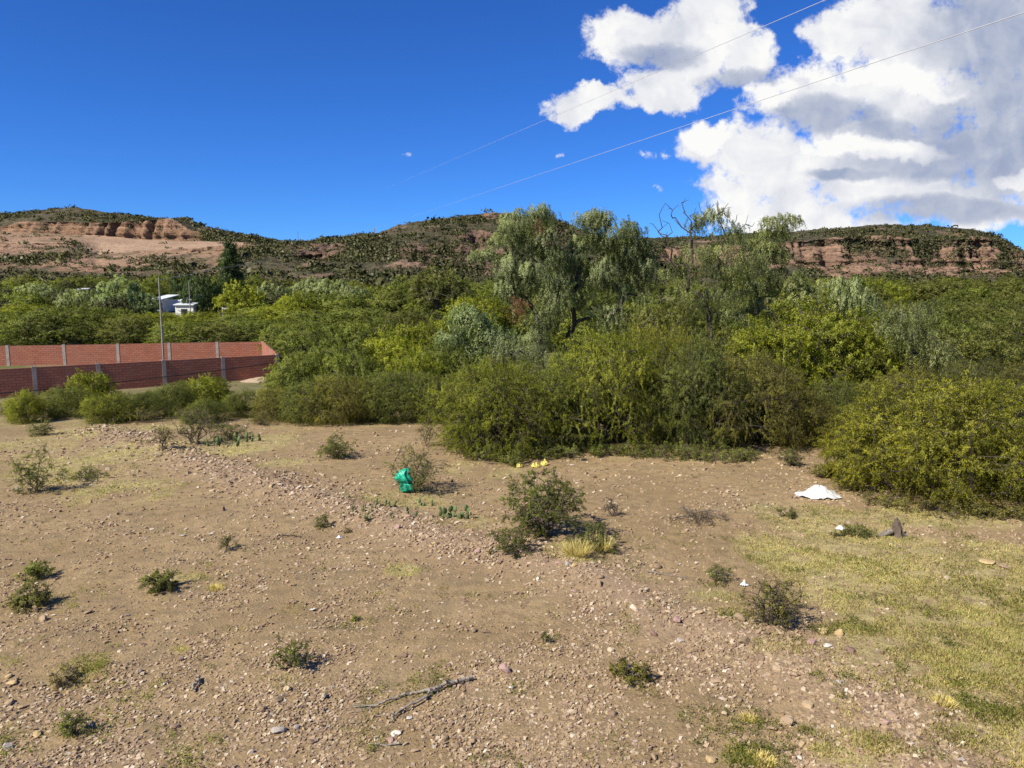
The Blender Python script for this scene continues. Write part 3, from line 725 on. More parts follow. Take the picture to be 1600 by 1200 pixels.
# ================================================================= TREES: prototypes
near_p = [make_tree('acacia', 3.6, 3.7, 270, 720, 12, .78, .062, .022, M['acacia_bright'], M['bark_dark'], s, low=lw, rtip=.012, stems=4, shell=.7, flat=.45, lumps=16) for s, lw in ((101, .0), (102, .06), (103, .12), (104, .03))]
mid_p = [make_tree('acacia', 3.6, 4.2, 200, 400, 7, .84, .115, .045, M['acacia_green'], M['bark_dark'], s, low=.02, rtip=.013, stems=3, flat=.5, twig_on=False, lumps=9) for s in (201, 202, 203)]
far_p = [make_tree('acacia', 3.6, 4.4, 120, 240, 5, 1.05, .20, .09, M['acacia_green'], M['bark_dark'], s, low=.04, wood=False, flat=.5) for s in (301, 302, 303)]
farpep_p = [make_tree('pepper', 3.6, 6, 110, 260, 5, .95, .26, .08, M['pepper'], M['bark_dark'], s, style='droop', low=.12, wood=False, flat=.6) for s in (401, 402)]
umb_p = make_tree('acacia', 4.4, 6.0, 170, 190, 5, .85, .17, .07, M['acacia_olive'], M['bark_dark'], 501, low=.25, rtip=.03, umb=1, flat=.4, twig_on=False)
VAR = {}
def variant(lst, kind):
    k = (id(lst), kind)
    if k not in VAR: VAR[k] = [recolour(p_, M[kind]) for p_ in lst]
    return VAR[k]
gp = np.random.default_rng(77)
def put(px, ytop, hw, D, lst, kind, label, group=None, name='acacia_tree', cat='tree'):
    a = at(px, ytop, D); zg = float(height(a[0], a[1])); h = max((a[2] - zg) * (1.07 if D < 70 else 1.0), .8); rx = hw * D / F * 1.04
    v = variant(lst, kind); pr = v[int(gp.integers(0, len(v)))]
    return place(name, pr, (a[0], a[1], zg - .05), rx, h, float(gp.uniform(0, 6.28)), label, cat, group)

# nearest bushes of the thicket
N = near_p
put(768, 560, 90, 27, N, 'acacia_bright', 'bright yellow-green thorn bush, left end of the front thicket row', name='thorn_bush', cat='bush')
put(880, 572, 72, 28, N, 'acacia_green', 'thorn bush in front of the pepper trees with an open dark gap under it', name='thorn_bush', cat='bush')
put(965, 512, 92, 28.7, N, 'acacia_bright', 'tall green acacia bush directly right of the forked pepper trunk', name='thorn_bush', cat='bush')
put(1040, 505, 60, 36, N, 'acacia_yellow', 'acacia topped with bright yellow leaves in the middle of the thicket')
put(1085, 530, 85, 28, N, 'acacia_green', 'dark green thorn bush at the centre of the thicket', name='thorn_bush', cat='bush')
put(1180, 545, 80, 28.6, N, 'acacia_brown', 'brownish twiggy thorn bush right of the dark green one', name='thorn_bush', cat='bush')
put(1245, 600, 62, 28.3, N, 'acacia_brown', 'low brown thorn bush beside the gap before the yellow-green bush', name='thorn_bush', cat='bush')
put(1470, 580, 150, 21.6, N, 'acacia_yellow', 'big rounded yellow-green thorn bush at right behind the grass', name='thorn_bush', cat='bush')
put(1372, 636, 76, 22.8, N, 'acacia_yellow', 'left low flank bush of the big yellow-green bush, above the white sack', name='thorn_bush', cat='bush')
put(1600, 600, 120, 21.2, N, 'acacia_bright', 'yellow-green thorn bush cut by the right edge of the photo', name='thorn_bush', cat='bush')
# second row, right
for (x, y, hw, D, k, lab) in [(1290, 470, 105, 41, 'acacia_bright', 'tallest bright green acacia behind the brown bushes, right of the sparse pepper tree'),
    (1205, 505, 75, 39, 'acacia_bright', 'bright green acacia just left of the tallest bright one'),
    (1360, 520, 75, 40, 'acacia_bright', 'green acacia in front and left of the lone drooping pepper tree'),
    (1130, 520, 80, 41, 'acacia_olive', 'olive acacia below the sparse pepper tree trunk'),
    (1335, 590, 70, 30, 'acacia_green', 'dark green acacia filling the gap above the low brown bush'),
    (1500, 520, 95, 40, 'acacia_olive', 'olive acacia right of the lone drooping pepper tree'),
    (1600, 505, 95, 42, 'acacia_olive', 'olive acacia at the right edge of the photo, mid-height'),
    (1430, 575, 70, 33, 'acacia_brown', 'brownish acacia directly under the lone drooping pepper tree'),
    (1545, 560, 80, 33, 'acacia_olive', 'olive acacia just above the big yellow-green bush'),
    (1640, 560, 80, 31, 'acacia_brown', 'brown acacia on the right edge just above the cut off bush'),
    (915, 545, 60, 42, 'acacia_green', 'green acacia hiding the foot of the forked pepper trunk'),
    (1040, 470, 60, 58, 'acacia_olive', 'olive acacia between the two big pepper trees')]:
    put(x, y, hw, D, N if D < 36 else mid_p, k, lab)
# left thicket
for (x, y, hw, D, k, lab) in [(437, 600, 40, 35, 'acacia_brown', 'grey-green bush at the left end of the thicket beside the path'),
    (485, 590, 50, 34, 'acacia_green', 'green bush second from the left end of the left thicket'),
    (540, 584, 52, 33.5, 'acacia_brown', 'brownish thorn bush in front of the left thicket'),
    (605, 575, 55, 34, 'acacia_green', 'green bush right of the brownish one in the left thicket'),
    (665, 578, 48, 34, 'acacia_green', 'dark green bush between the left thicket and the yellow-green bush')]:
    put(x, y, hw, D, N, k, lab, name='thorn_bush', cat='bush')
for (x, y, hw, D, k, lab) in [(470, 548, 58, 42, 'acacia_green', 'mid-green acacia nearest the brick wall corner in the left thicket'),
    (540, 530, 62, 44, 'acacia_green', 'mid-green acacia behind the brownish thorn bush of the left thicket'),
    (612, 522, 68, 45, 'acacia_bright', 'lighter green wide acacia in the middle of the left thicket'),
    (690, 540, 58, 41, 'acacia_green', 'mid-green acacia below the pale blue-green tree'),
    (745, 565, 45, 38, 'acacia_green', 'small green acacia tucked behind the leftmost yellow-green thorn bush'),
    (500, 505, 65, 57, 'acacia_green', 'rear acacia of the left thicket, closest to the rear brick wall'),
    (580, 500, 70, 58, 'acacia_green', 'wide rear acacia of the left thicket, between wall and umbrella shaped tree'),
    (655, 500, 65, 58, 'acacia_bright', 'light green acacia directly below the umbrella shaped tree'),
    (555, 548, 50, 39, 'acacia_green', 'low acacia between the front bushes and the middle of the left thicket'),
    (650, 550, 45, 39, 'acacia_bright', 'light green low acacia left of the one below the pale tree'),
    (720, 500, 45, 60, 'acacia_green', 'green acacia behind the pale blue-green tree')]:
    put(x, y, hw, D, mid_p, k, lab, 'acacias of the left thicket')
# bushes before the wall
for (x, y, hw, D, k, lab) in [(38, 608, 34, 35, 'acacia_bright', 'feathery bush at the left edge in front of the brick wall'),
    (95, 600, 45, 37, 'acacia_green', 'second bush from the left in front of the brick wall'),
    (140, 581, 42, 40, 'acacia_bright', 'bush with a bright green top against the brick wall, left half'),
    (212, 603, 44, 35, 'acacia_green', 'mid-green bush in front of the wall, left of the pole'),
    (268, 592, 48, 37, 'acacia_green', 'green bush under the tall pole in front of the wall'),
    (325, 580, 48, 39, 'acacia_bright', 'highest green bush in front of the wall, right of the pole'),
    (375, 604, 30, 36, 'acacia_green', 'low green bush at the right end before the sandy heap'),
    (165, 615, 42, 34, 'acacia_bright', 'low light bush in front of the one with the bright top'),
    (318, 622, 45, 34, 'acacia_green', 'low mid-green bush in front of the highest bush by the wall')]:
    put(x, y + (x * 7 % 11) - 3, hw * .86, D, N if D < 38 else mid_p, k, lab, name='thorn_bush', cat='bush')
# behind the compound
put(88, 473, 82, 80, mid_p, 'acacia_green', 'wide dark rounded tree behind the rear brick wall, far left')
put(208, 487, 52, 80, mid_p, 'acacia_olive', 'rounded tree behind the rear brick wall, left of the pole')
for (x, y, hw, D, k, lab) in [(-10, 480, 50, 84, 'acacia_green', 'green acacia on the left edge behind the rear brick wall'),
    (285, 496, 48, 76, 'acacia_green', 'low green acacia behind the wall, just right of the pole'),
    (345, 502, 48, 76, 'acacia_olive', 'olive acacia behind the wall, second right of the pole'),
    (400, 494, 52, 78, 'acacia_green', 'green acacia behind the right end of the rear brick wall'),
    (445, 500, 42, 70, 'acacia_green', 'green acacia directly right of the brick wall corner'),
    (160, 478, 60, 98, 'acacia_green', 'acacia rising behind the wide dark rounded tree'),
    (300, 485, 66, 98, 'acacia_bright', 'light green acacia in front of the white buildings'),
    (370, 486, 60, 95, 'acacia_green', 'green acacia below the low right hand white building'),
    (240, 486, 55, 96, 'acacia_bright', 'light green acacia behind the tall pole, under the small white building'),
    (440, 474, 60, 98, 'acacia_bright', 'light green acacia below the light tree of the grey-green row'),
    (500, 480, 60, 88, 'acacia_green', 'green acacia in front of the grey-green row of trees'),
    (570, 476, 62, 88, 'acacia_green', 'green acacia right of the grey-green row, mid-distance'),
    (640, 480, 55, 85, 'acacia_olive', 'olive acacia at the left foot of the umbrella shaped tree'),
    (45, 472, 55, 100, 'acacia_bright', 'light green acacia behind the wide dark rounded tree, near the left edge')]:
    put(x, y, hw, D, mid_p, k, lab, 'acacias behind the compound')
put(686, 411, 52, 102, [umb_p], 'acacia_olive', 'dark olive umbrella shaped tree with shaded underside left of the pepper trees')
put(745, 455, 55, 78, mid_p, 'acacia_bright', 'bright green acacia right of the umbrella shaped tree')
put(800, 470, 45, 80, mid_p, 'acacia_green', 'green acacia behind the left pepper tree')

# far wood: singly placed trees
def far_fill(x0, x1, D0, D1, n, hts, kinds, label, group, lst, spc=34, name='acacia_tree'):
    pts = []; made = []
    tries = 0
    while len(pts) < n and tries < n * 40:
        tries += 1
        D = 1 / gp.uniform(1 / D1, 1 / D0); x = gp.uniform(x0, x1)
        if any(abs(x - q[0]) < spc * .8 * 100 / D and abs(D - q[1]) < 7 * D / 100 for q in pts): continue
        if 215 < x < 385 and D < 150: continue
        pts.append((x, D)); X_ = (x - 800) / F * D; zg = float(height(X_, D)); h = gp.uniform(*hts)
        v = variant(lst, kinds[int(gp.integers(0, len(kinds)))]); pr = v[int(gp.integers(0, len(v)))]
        lb = label(x, D) if callable(label) else label
        made.append((x, D, place(name, pr, (X_, D, zg - .1), float(gp.uniform(2.9, 4.6)), float(h), float(gp.uniform(0, 6.28)), lb, 'tree', group if not callable(label) else 'trees: ' + lb)))
    return made
rw = far_fill(1330, 1720, 48, 92, 26, (4.2, 5.4), ['acacia_olive', 'acacia_green', 'acacia_olive'], 'olive acacia in the wood at right, in front of the red cliffs', 'acacias of the right wood', mid_p, 40)
rw.sort(key=lambda q: q[1])
ORD = ['leftmost', 'second from left', 'third from left', 'fourth from left', 'fifth from left', 'sixth from left', 'seventh from left', 'eighth from left', 'rightmost']
for k_, rown in enumerate(('nearest', 'middle', 'rearmost')):
    row = sorted(rw[k_ * 9:(k_ + 1) * 9], key=lambda q: q[0])
    for j_, q in enumerate(row): q[2]['label'] = '%s olive acacia in the %s row of the right hand wood' % ('rightmost' if j_ == len(row) - 1 else ORD[j_], rown)
far_fill(1240, 1760, 92, 230, 60, (3.4, 4.8), ['acacia_olive', 'acacia_green', 'acacia_bright'], lambda x, D: 'small tree far off at the cliffed hill foot, ' + ('below its low left end' if x < 1400 else 'below its highest cliffs' if x < 1560 else 'near the right edge') + (', farther row' if D > 150 else ', nearer row'), 'distant trees at right', far_p)
far_fill(760, 1260, 72, 200, 46, (3.6, 5.0), ['acacia_olive', 'acacia_green'], lambda x, D: 'distant tree glimpsed ' + ('behind the two dense pepper trees' if x < 1020 else 'behind the sparse pepper tree'), 'distant trees behind the pepper trees', far_p)
far_fill(-120, 780, 104, 230, 120, (3.3, 5.0), ['acacia_green', 'acacia_olive', 'acacia_green', 'scrub_leaf'], lambda x, D: 'distant green tree ' + ('under the quarry, left of the white buildings' if x < 215 else 'behind the white buildings' if x < 385 else 'below the gap between the two left hills' if x < 590 else 'at the foot of the middle hill') + (', farther' if D > 150 else ', nearer'), 'distant trees at left', far_p)
put(1060, 520, 60, 50, mid_p, 'acacia_green', 'green acacia under the dead branches of the sparse pepper tree')
# taller or paler trees of the left distance
for (x, y, hw, D, lst, k, lab) in [(185, 430, 42, 112, farpep_p, 'pale_leaf', 'pale grey-green tree left of the white buildings, tallest there'),
    (120, 448, 30, 116, farpep_p, 'pepper', 'dark grey-green tree left of the pale one, below the quarry'),
    (62, 440, 34, 130, farpep_p, 'pepper', 'grey-green tree under the quarry near the left edge'),
    (222, 455, 26, 112, farpep_p, 'pale_leaf', 'small pale tree just left of the tall pole'),
    (318, 428, 30, 126, farpep_p, 'dark_leaf', 'dark drooping tree between the white buildings'),
    (285, 425, 22, 140, farpep_p, 'dark_leaf', 'narrow dark tree rising behind the larger white roofed building'),
    (372, 440, 34, 118, far_p, 'acacia_bright', 'bright green rounded tree above the right hand white building'),
    (425, 440, 30, 130, farpep_p, 'pepper', 'grey-green tree right of the bright rounded one'),
    (458, 455, 34, 108, far_p, 'acacia_bright', 'light green tree in front of the grey-green row'),
    (480, 430, 32, 140, farpep_p, 'pepper', 'left tree of the grey-green row below the gap between hills'),
    (515, 432, 32, 136, farpep_p, 'pepper', 'middle tree of the grey-green row below the gap between hills'),
    (548, 444, 28, 134, farpep_p, 'pepper', 'right tree of the grey-green row below the gap between hills'),
    (612, 452, 30, 120, far_p, 'acacia_olive', 'low olive tree left of the umbrella shaped tree'),
    (1330, 425, 45, 72, farpep_p, 'pepper', 'grey pepper tree with brownish patches left of the far right wood'),
    (1275, 430, 45, 74, farpep_p, 'pepper_light', 'pale pepper tree right of the sparse one, lower')]:
    put(x, y, hw, D, lst, k, lab, name='pepper_tree' if lst is farpep_p else 'acacia_tree')
# conifer on the slope
def conifer(rx, h, seed):
    g = np.random.default_rng(seed); n = 150; z = g.uniform(.08, .99, n) ** .9; a = g.uniform(0, 6.28, n); r = rx * (1 - z) ** .8 * g.uniform(.5, 1, n)
    cen = np.stack([np.cos(a) * r, np.sin(a) * r, z * h], 1); od = unit(np.stack([np.cos(a), np.sin(a), np.full(n, .1)], 1)); return cen, od
cr = conifer(4.2, 11, 3)
con = make_tree('conifer', 4.2, 11, 150, 90, 4, 1.1, .42, .14, M['dark_leaf'], M['bark_dark'], 9, cr=cr, rtip=.03, twig_on=False)
a = at(358, 378, 165); place('conifer_tree', con, (a[0], a[1], float(height(a[0], a[1]))), 30 * 165 / F, a[2] - float(height(a[0], a[1])), .5, 'dark pointed conifer in front of the quarry terrace', 'tree')

# ---- big pepper trees: crown masses given where they hang, wood grown towards them
def pepper(px_root, y_root, D, masses, fork, label, lm='pepper', seed=1, leafL=.15, leafW=.040, rtip=.015, dens=1.0, bare=None, dead=None, trunk_fork2=None, bm='bark_dark', per=680, power=.55):
    g = np.random.default_rng(seed); ra = at(px_root, y_root, D); zg = float(height(ra[0], ra[1])); base = np.array((ra[0], ra[1], zg))
    cen, od = [], []
    for (x, y, rx, ry, n) in masses:
        c = at(x, y, D); rw, rh = max(rx - 9, 4) * D / F, max(ry - 6, 4) * D / F; dw = rw * .9; off = g.uniform(-.6, .6)
        for _ in range(int(n)):
            d = unit(g.normal(size=3)); s = g.uniform(.5, 1) ** .7
            cen.append(c + np.array([d[0] * rw, d[1] * dw + off, d[2] * rh]) * s); od.append(unit(d + np.array([0, 0, .2])))
    cen = np.array(cen) - base; od = np.array(od); fk = at(fork[0], fork[1], D) - base
    root = link('pepper_tree', None, None, base); tag(root, label, 'tree')
    rad = g.uniform(.7, 1.4, len(cen)) * 1.0
    (V, Fq, tone, ow), tw = clumps_foliage(cen, rad, od, int(per * dens), 16, 'droop', leafL, leafW, g, .6, g.uniform(.2, .8, len(cen)))
    link('crown', mesh_np('crown', V, Fq, M[lm], tone=tone, nrm=ow), root)
    tg = cen + np.array([0, 0, .15]); 
    if bare:
        bare = list(bare) + [(x + g.uniform(-16, 16), y + g.uniform(-14, 8)) for (x, y) in bare for _ in range(3)]
        tg = np.concatenate([tg, np.array([at(x, y, D + g.uniform(-1, 1)) for (x, y) in bare]) - base])
    _, _, E, _ = skeleton((0, 0, -.2), fk, tg, g, step=.55, wig=.085 if not bare else .06, rtip=rtip, power=power, pathw=.22)
    tw[:, 6:] *= 1.6
    V, Fq = join([tubes(E, 6), tubes(tw, 3)]); link('trunk', mesh_np('trunk', V, Fq, M[bm], smooth=True), root)
    if dead:
        cd = np.array([at(x, y, D - 1) for (x, y) in dead]) - base; rd = np.full(len(cd), .8)
        (V, Fq, tone, ow), _ = clumps_foliage(cd, rd, np.tile([0, -.2, -.3], (len(cd), 1)), 260, 8, 'droop', .2, .03, g)
        o = link('dead_foliage', mesh_np('dead_foliage', V, Fq, M['dead_leaf'], tone=tone, nrm=ow), root); o['label'] = 'brown dead hanging foliage'
    return root
pepper(878, 585, 62, [(955, 360, 45, 34, 34), (925, 340, 28, 18, 12), (985, 385, 36, 32, 24), (1010, 410, 22, 30, 12), (905, 395, 26, 34, 18), (945, 420, 45, 30, 24), (985, 450, 34, 30, 16), (900, 455, 24, 30, 12), (965, 490, 40, 26, 12), (1005, 500, 22, 24, 6), (925, 485, 16, 20, 5)],
       (888, 525), 'right hand one of the two tall dense pepper trees, with the dark forked trunk', seed=61)
pepper(846, 590, 60.5, [(815, 345, 40, 22, 22), (845, 335, 22, 16, 9), (790, 375, 30, 18, 9), (850, 375, 26, 22, 12), (865, 400, 20, 20, 7), (760, 398, 24, 14, 5), (800, 420, 32, 28, 22), (840, 430, 40, 34, 28), (870, 460, 26, 40, 20), (800, 455, 26, 24, 12), (850, 500, 26, 24, 9), (830, 530, 34, 26, 9)],
       (842, 500), 'left hand one of the two tall dense pepper trees, with a brown dead patch', seed=62, dead=[(806, 468), (814, 482), (808, 490), (816, 470), (800, 480), (842, 350), (846, 362)])
pepper(1118, 560, 60, [(1085, 350, 18, 14, 3), (1112, 340, 26, 16, 6), (1140, 365, 28, 18, 7), (1090, 400, 42, 30, 16), (1135, 410, 38, 34, 15), (1060, 430, 34, 36, 10), (1160, 440, 30, 30, 9), (1120, 455, 40, 24, 8), (1080, 470, 34, 20, 5), (1180, 400, 24, 24, 7), (1145, 490, 34, 18, 8)],
       (1104, 455), 'sparse pepper tree with bare dead branches on top against the cloud', 'pepper_light', seed=63, dens=.72, power=.5,
       bare=[(1020, 350), (1035, 345), (1048, 325), (1060, 320), (1072, 330), (1055, 340), (1040, 372), (1065, 355), (1028, 362), (1080, 345), (1092, 330), (1105, 325), (1120, 322), (1130, 330), (1050, 390), (1070, 380), (1030, 395), (1045, 410), (1030, 440), (1045, 470), (1060, 490), (1075, 500), (1150, 345), (1165, 350)])
pepper(1185, 560, 64, [(1215, 350, 28, 18, 9), (1190, 375, 26, 20, 8), (1235, 345, 14, 10, 2), (1205, 400, 32, 26, 12), (1180, 430, 30, 30, 10), (1225, 430, 36, 26, 13), (1240, 460, 40, 26, 14), (1200, 480, 40, 24, 12), (1165, 500, 26, 20, 6), (1275, 455, 26, 20, 7)],
       (1183, 490), 'light feathery pepper tree right of the sparse one, in front of the hill edge', 'pepper_light', seed=64, dens=1.1)
pepper(1418, 640, 38, [(1402, 492, 18, 14, 5), (1435, 485, 20, 14, 5), (1398, 520, 16, 20, 4), (1440, 520, 14, 20, 4), (1430, 550, 14, 24, 5), (1470, 540, 14, 14, 3), (1380, 500, 8, 12, 1), (1462, 560, 16, 14, 3)],
       (1425, 560), 'lone small drooping pepper tree standing above the right hand thicket', 'pepper_light', seed=65, leafL=.12, leafW=.028, rtip=.012, per=460)
pepper(760, 600, 50, [(735, 500, 34, 24, 18), (765, 520, 34, 26, 18), (705, 530, 24, 18, 10), (745, 545, 44, 18, 14), (790, 540, 24, 22, 9)],
       (758, 560), 'pale blue-green tree at the foot of the tall pepper trees, left', 'pale_leaf', seed=66, leafL=.16, leafW=.06, per=380)
pepper(790, 600, 47, [(800, 545, 36, 22, 14), (835, 550, 26, 20, 8), (770, 570, 24, 16, 6)],
       (795, 575), 'low grey-green pepper tree right of the pale blue-green one', 'pepper', seed=67, leafL=.14, per=400)

# ================================================================= FOREGROUND SHRUBS
gs = np.random.default_rng(99)
def shrub(px, py, hw, hpx, label, kind='shrub', lm='acacia_olive', n=26, per=60, seed=None, rz=None, bm='twig', leafL=.035, leafW=.014, low=.1, shell=.5, crad=None, stems=5, rtip=.0045, name=None, cat='shrub', lean=None, flat=.8):
    b = ground_at(px, py); D = b[1]; rx = hw * D / F; h = hpx * D / F * 1.02
    seed = seed or int(px * 7 + py)
    pr = make_tree('shrub', rx, h, n, int(per * (1.2 if per > 30 else 1)), 6, crad or min(rx, h) * .33, leafL, leafW, M[lm], M[bm], seed, low=low, rtip=rtip, stems=stems, shell=shell, flat=flat, wig=.5)
    return place(name or kind, pr, (b[0], b[1], b[2] - .01), rx, h, 0, label, cat)
shrub(850, 838, 78, 112, 'largest open thorn shrub at centre below the yellow bags', n=150, per=190, lm='acacia_green', low=.18, rtip=.0055, crad=.17, stems=4)
shrub(800, 862, 42, 44, 'low dense bush left of the foot of the large thorn shrub', n=50, per=90, lm='acacia_olive', low=.0, crad=.1)
shrub(930, 858, 44, 48, 'low bush right of the large thorn shrub behind yellow grass', n=55, per=100, lm='weed_leaf', low=0, crad=.12)
shrub(956, 806, 22, 34, 'nearly leafless brown twig shrub right of the large thorn shrub', n=30, per=8, lm='dry_weed', low=.2, crad=.1, stems=4)
shrub(650, 768, 56, 78, 'open thorn shrub holding the green bag', n=80, per=90, lm='acacia_green', low=.15, rtip=.006, crad=.2, stems=4)
shrub(526, 716, 38, 46, 'rounded green bush standing alone left of the green bag', n=60, per=130, lm='acacia_green', low=0, crad=.18)
shrub(667, 698, 20, 58, 'thin upright shrub left of the yellow-green bush foot', n=30, per=50, lm='acacia_brown', low=.1, crad=.18, stems=3)
shrub(255, 704, 22, 50, 'thin open shrub with a dark foot left of the dark trunked bush', n=32, per=50, lm='acacia_brown', low=.15, crad=.16, stems=4)
shrub(303, 694, 38, 66, 'bush with a dark trunk above the prickly pear leaves', n=60, per=85, lm='acacia_olive', low=.15, crad=.24, stems=2, rtip=.009)
shrub(362, 686, 34, 30, 'low green bush right of the dark trunked bush', n=50, per=90, lm='acacia_green', low=0, crad=.17)
shrub(330, 668, 30, 34, 'small olive bush behind the prickly pear leaves', n=40, per=80, lm='acacia_olive', low=0, crad=.18)
shrub(225, 660, 28, 30, 'small brown bush at the back edge of the field, left', n=40, per=80, lm='acacia_brown', low=0, crad=.18)
shrub(408, 664, 26, 28, 'small olive bush at the back edge before the left thicket', n=40, per=80, lm='acacia_brown', low=0, crad=.18)
shrub(58, 768, 40, 80, 'feathery green shrub near the left edge with a shadow to its right', n=55, per=110, lm='acacia_green', low=.0, crad=.16)
shrub(130, 750, 42, 24, 'low spreading weeds right of the feathery shrub', n=36, per=55, lm='weed_leaf', low=0, crad=.11)
shrub(66, 680, 24, 26, 'small round dark bush at left below the brick wall', n=40, per=90, lm='acacia_green', low=0, crad=.17)
shrub(12, 650, 28, 34, 'bush at the left edge of the field below the wall', n=40, per=90, lm='acacia_green', low=0, crad=.18)
shrub(48, 948, 34, 42, 'green bush low at the left edge, front of a pair', n=46, per=100, lm='acacia_olive', low=0, crad=.1)
shrub(58, 904, 28, 32, 'smaller green bush just behind the front one at left edge', n=34, per=80, lm='weed_leaf', low=.05, crad=.09)
shrub(252, 922, 32, 36, 'small compact green bush alone on bare soil at left', n=50, per=110, lm='acacia_olive', low=0, crad=.085)
shrub(458, 1042, 34, 58, 'sparse green sapling with an arching twig above the fallen branch', n=24, per=60, lm='acacia_green', low=.05, crad=.09, stems=3)
shrub(357, 860, 16, 34, 'tiny forked plant on the stony soil at left centre', n=12, per=50, lm='acacia_olive', low=.2, crad=.08, stems=2)
shrub(503, 823, 18, 22, 'tiny dark plant on the stony ridge', n=16, per=50, lm='acacia_olive', low=0, crad=.08)
shrub(1208, 975, 62, 88, 'dry wiry shrub with long leaning twigs on the grass edge', n=60, per=60, lm='acacia_brown', low=0, rtip=.006, crad=.17, stems=5, bm='bark_dark')
shrub(1236, 728, 20, 36, 'small dark shrub in front of the gap in the bushes', n=40, per=80, lm='acacia_green', low=.05, crad=.13)
shrub(112, 1148, 30, 50, 'weak green weed near the lower left corner', n=20, per=45, lm='weed_leaf', low=0, crad=.07, stems=3)
shrub(100, 1068, 34, 26, 'greyish dry weed above the lower left corner', n=26, per=40, lm='dry_weed', low=0, crad=.07)
shrub(985, 1062, 38, 38, 'greyish weed patch low at right of centre', n=34, per=70, lm='acacia_brown', low=0, crad=.07)
shrub(556, 970, 7, 9, 'tiny dark green sprout on bare soil at centre left', n=8, per=40, lm='acacia_green', low=0, crad=.04)
shrub(851, 1006, 8, 22, 'tiny upright sprout right of centre on bare soil', n=8, per=30, lm='acacia_green', low=0, crad=.04, stems=2)
shrub(540, 832, 10, 10, 'tiny dead tuft on the bare soil left of the cacti', n=8, per=30, lm='dry_weed', low=0, crad=.05)
shrub(1343, 838, 30, 24, 'low green-grey weed just left of the stump', n=30, per=70, lm='weed_leaf', low=0, crad=.1)
shrub(1235, 808, 24, 18, 'small dark weed below the white sack', n=20, per=60, lm='acacia_olive', low=0, crad=.08)
shrub(1310, 838, 12, 14, 'tiny dark weed below the plastic scrap', n=10, per=40, lm='acacia_olive', low=0, crad=.05)
shrub(1090, 812, 50, 22, 'heap of dry brushwood lying left of the white sack', n=40, per=18, lm='dry_weed', low=0, crad=.16, name='brushwood', cat='brushwood')
shrub(1120, 905, 34, 26, 'thin dry weed left of the wiry shrub', n=24, per=40, lm='weed_leaf', low=0, crad=.1)
# green weeds along the foot of the thicket
WI = [720, 760, 800, 845, 890, 940, 985, 1030, 1075, 1120, 1165, 1290, 1330, 1390, 1460, 1530, 1590]
WO = ['leftmost', 'second from left', 'third from left', 'fourth from left', 'fifth from left', 'sixth from left', 'seventh from left', 'eighth from left', 'ninth from left', 'tenth from left', 'rightmost']
for (x, y, hw, h) in [(760, 720, 34, 30), (800, 726, 36, 26), (845, 716, 30, 26), (890, 714, 34, 30), (940, 712, 30, 22), (985, 712, 34, 24), (1030, 714, 34, 28), (1075, 716, 34, 30), (1120, 720, 36, 30), (1165, 718, 30, 24), (720, 700, 24, 26), (1290, 745, 26, 26), (1330, 765, 34, 26), (1390, 790, 44, 26), (1460, 800, 44, 26), (1530, 805, 44, 24), (1590, 808, 40, 22)]:
    wi_ = WI.index(x); shrub(x, y, hw, h, ('%s clump of low green weeds along the foot of the front thicket' % WO[wi_]) if wi_ < 11 else ('%s clump of low weeds around the foot of the big yellow-green bush' % WO[wi_ - 11]), lm='weed_leaf' if x < 1260 else 'acacia_brown', n=34, per=75, low=0, crad=.16, leafL=.05, leafW=.02, kind='weed', cat='weed')['group'] = 'weeds along the thicket foot'

def tuft(px, py, hw, hpx, label, lm='dry_grass', n=260, seed=1):
    b = ground_at(px, py); g = np.random.default_rng(seed); D = b[1]; rx = hw * D / F; h = hpx * D / F
    a = g.uniform(0, 6.28, n); r = rx * .6 * np.sqrt(g.random(n)); P0 = np.stack([np.cos(a) * r, np.sin(a) * r, np.full(n, -.01)], 1)
    A = unit(np.stack([np.cos(a) * .5 + g.normal(size=n) * .3, np.sin(a) * .5 + g.normal(size=n) * .3, np.ones(n)], 1))
    V, Fq = leaves(P0, A, h * g.uniform(.5, 1.1, n), g.uniform(.008, .014, n), g)
    o = link('grass_tuft', mesh_np('grass_tuft', V, Fq, M[lm], tone=g.uniform(.4, 1, n)), None, b); tag(o, label, 'grass'); return o
tuft(902, 868, 26, 30, 'yellow grass tuft between the two low centre bushes', n=420, seed=4)
tuft(938, 862, 20, 34, 'thinner dry grass tuft under the bush right of centre', n=260, seed=5)
tuft(1170, 1125, 18, 12, 'small green-yellow tuft near the bottom right of centre', n=200, seed=6)
tuft(1190, 1190, 34, 14, 'bright tuft on the bottom edge, right of centre', n=380, seed=7)
tuft(1475, 1100, 26, 16, 'bright green-yellow tuft low at right', n=300, seed=8)
tuft(338, 920, 20, 10, 'short yellow tuft right of the compact green bush', n=220, seed=9)

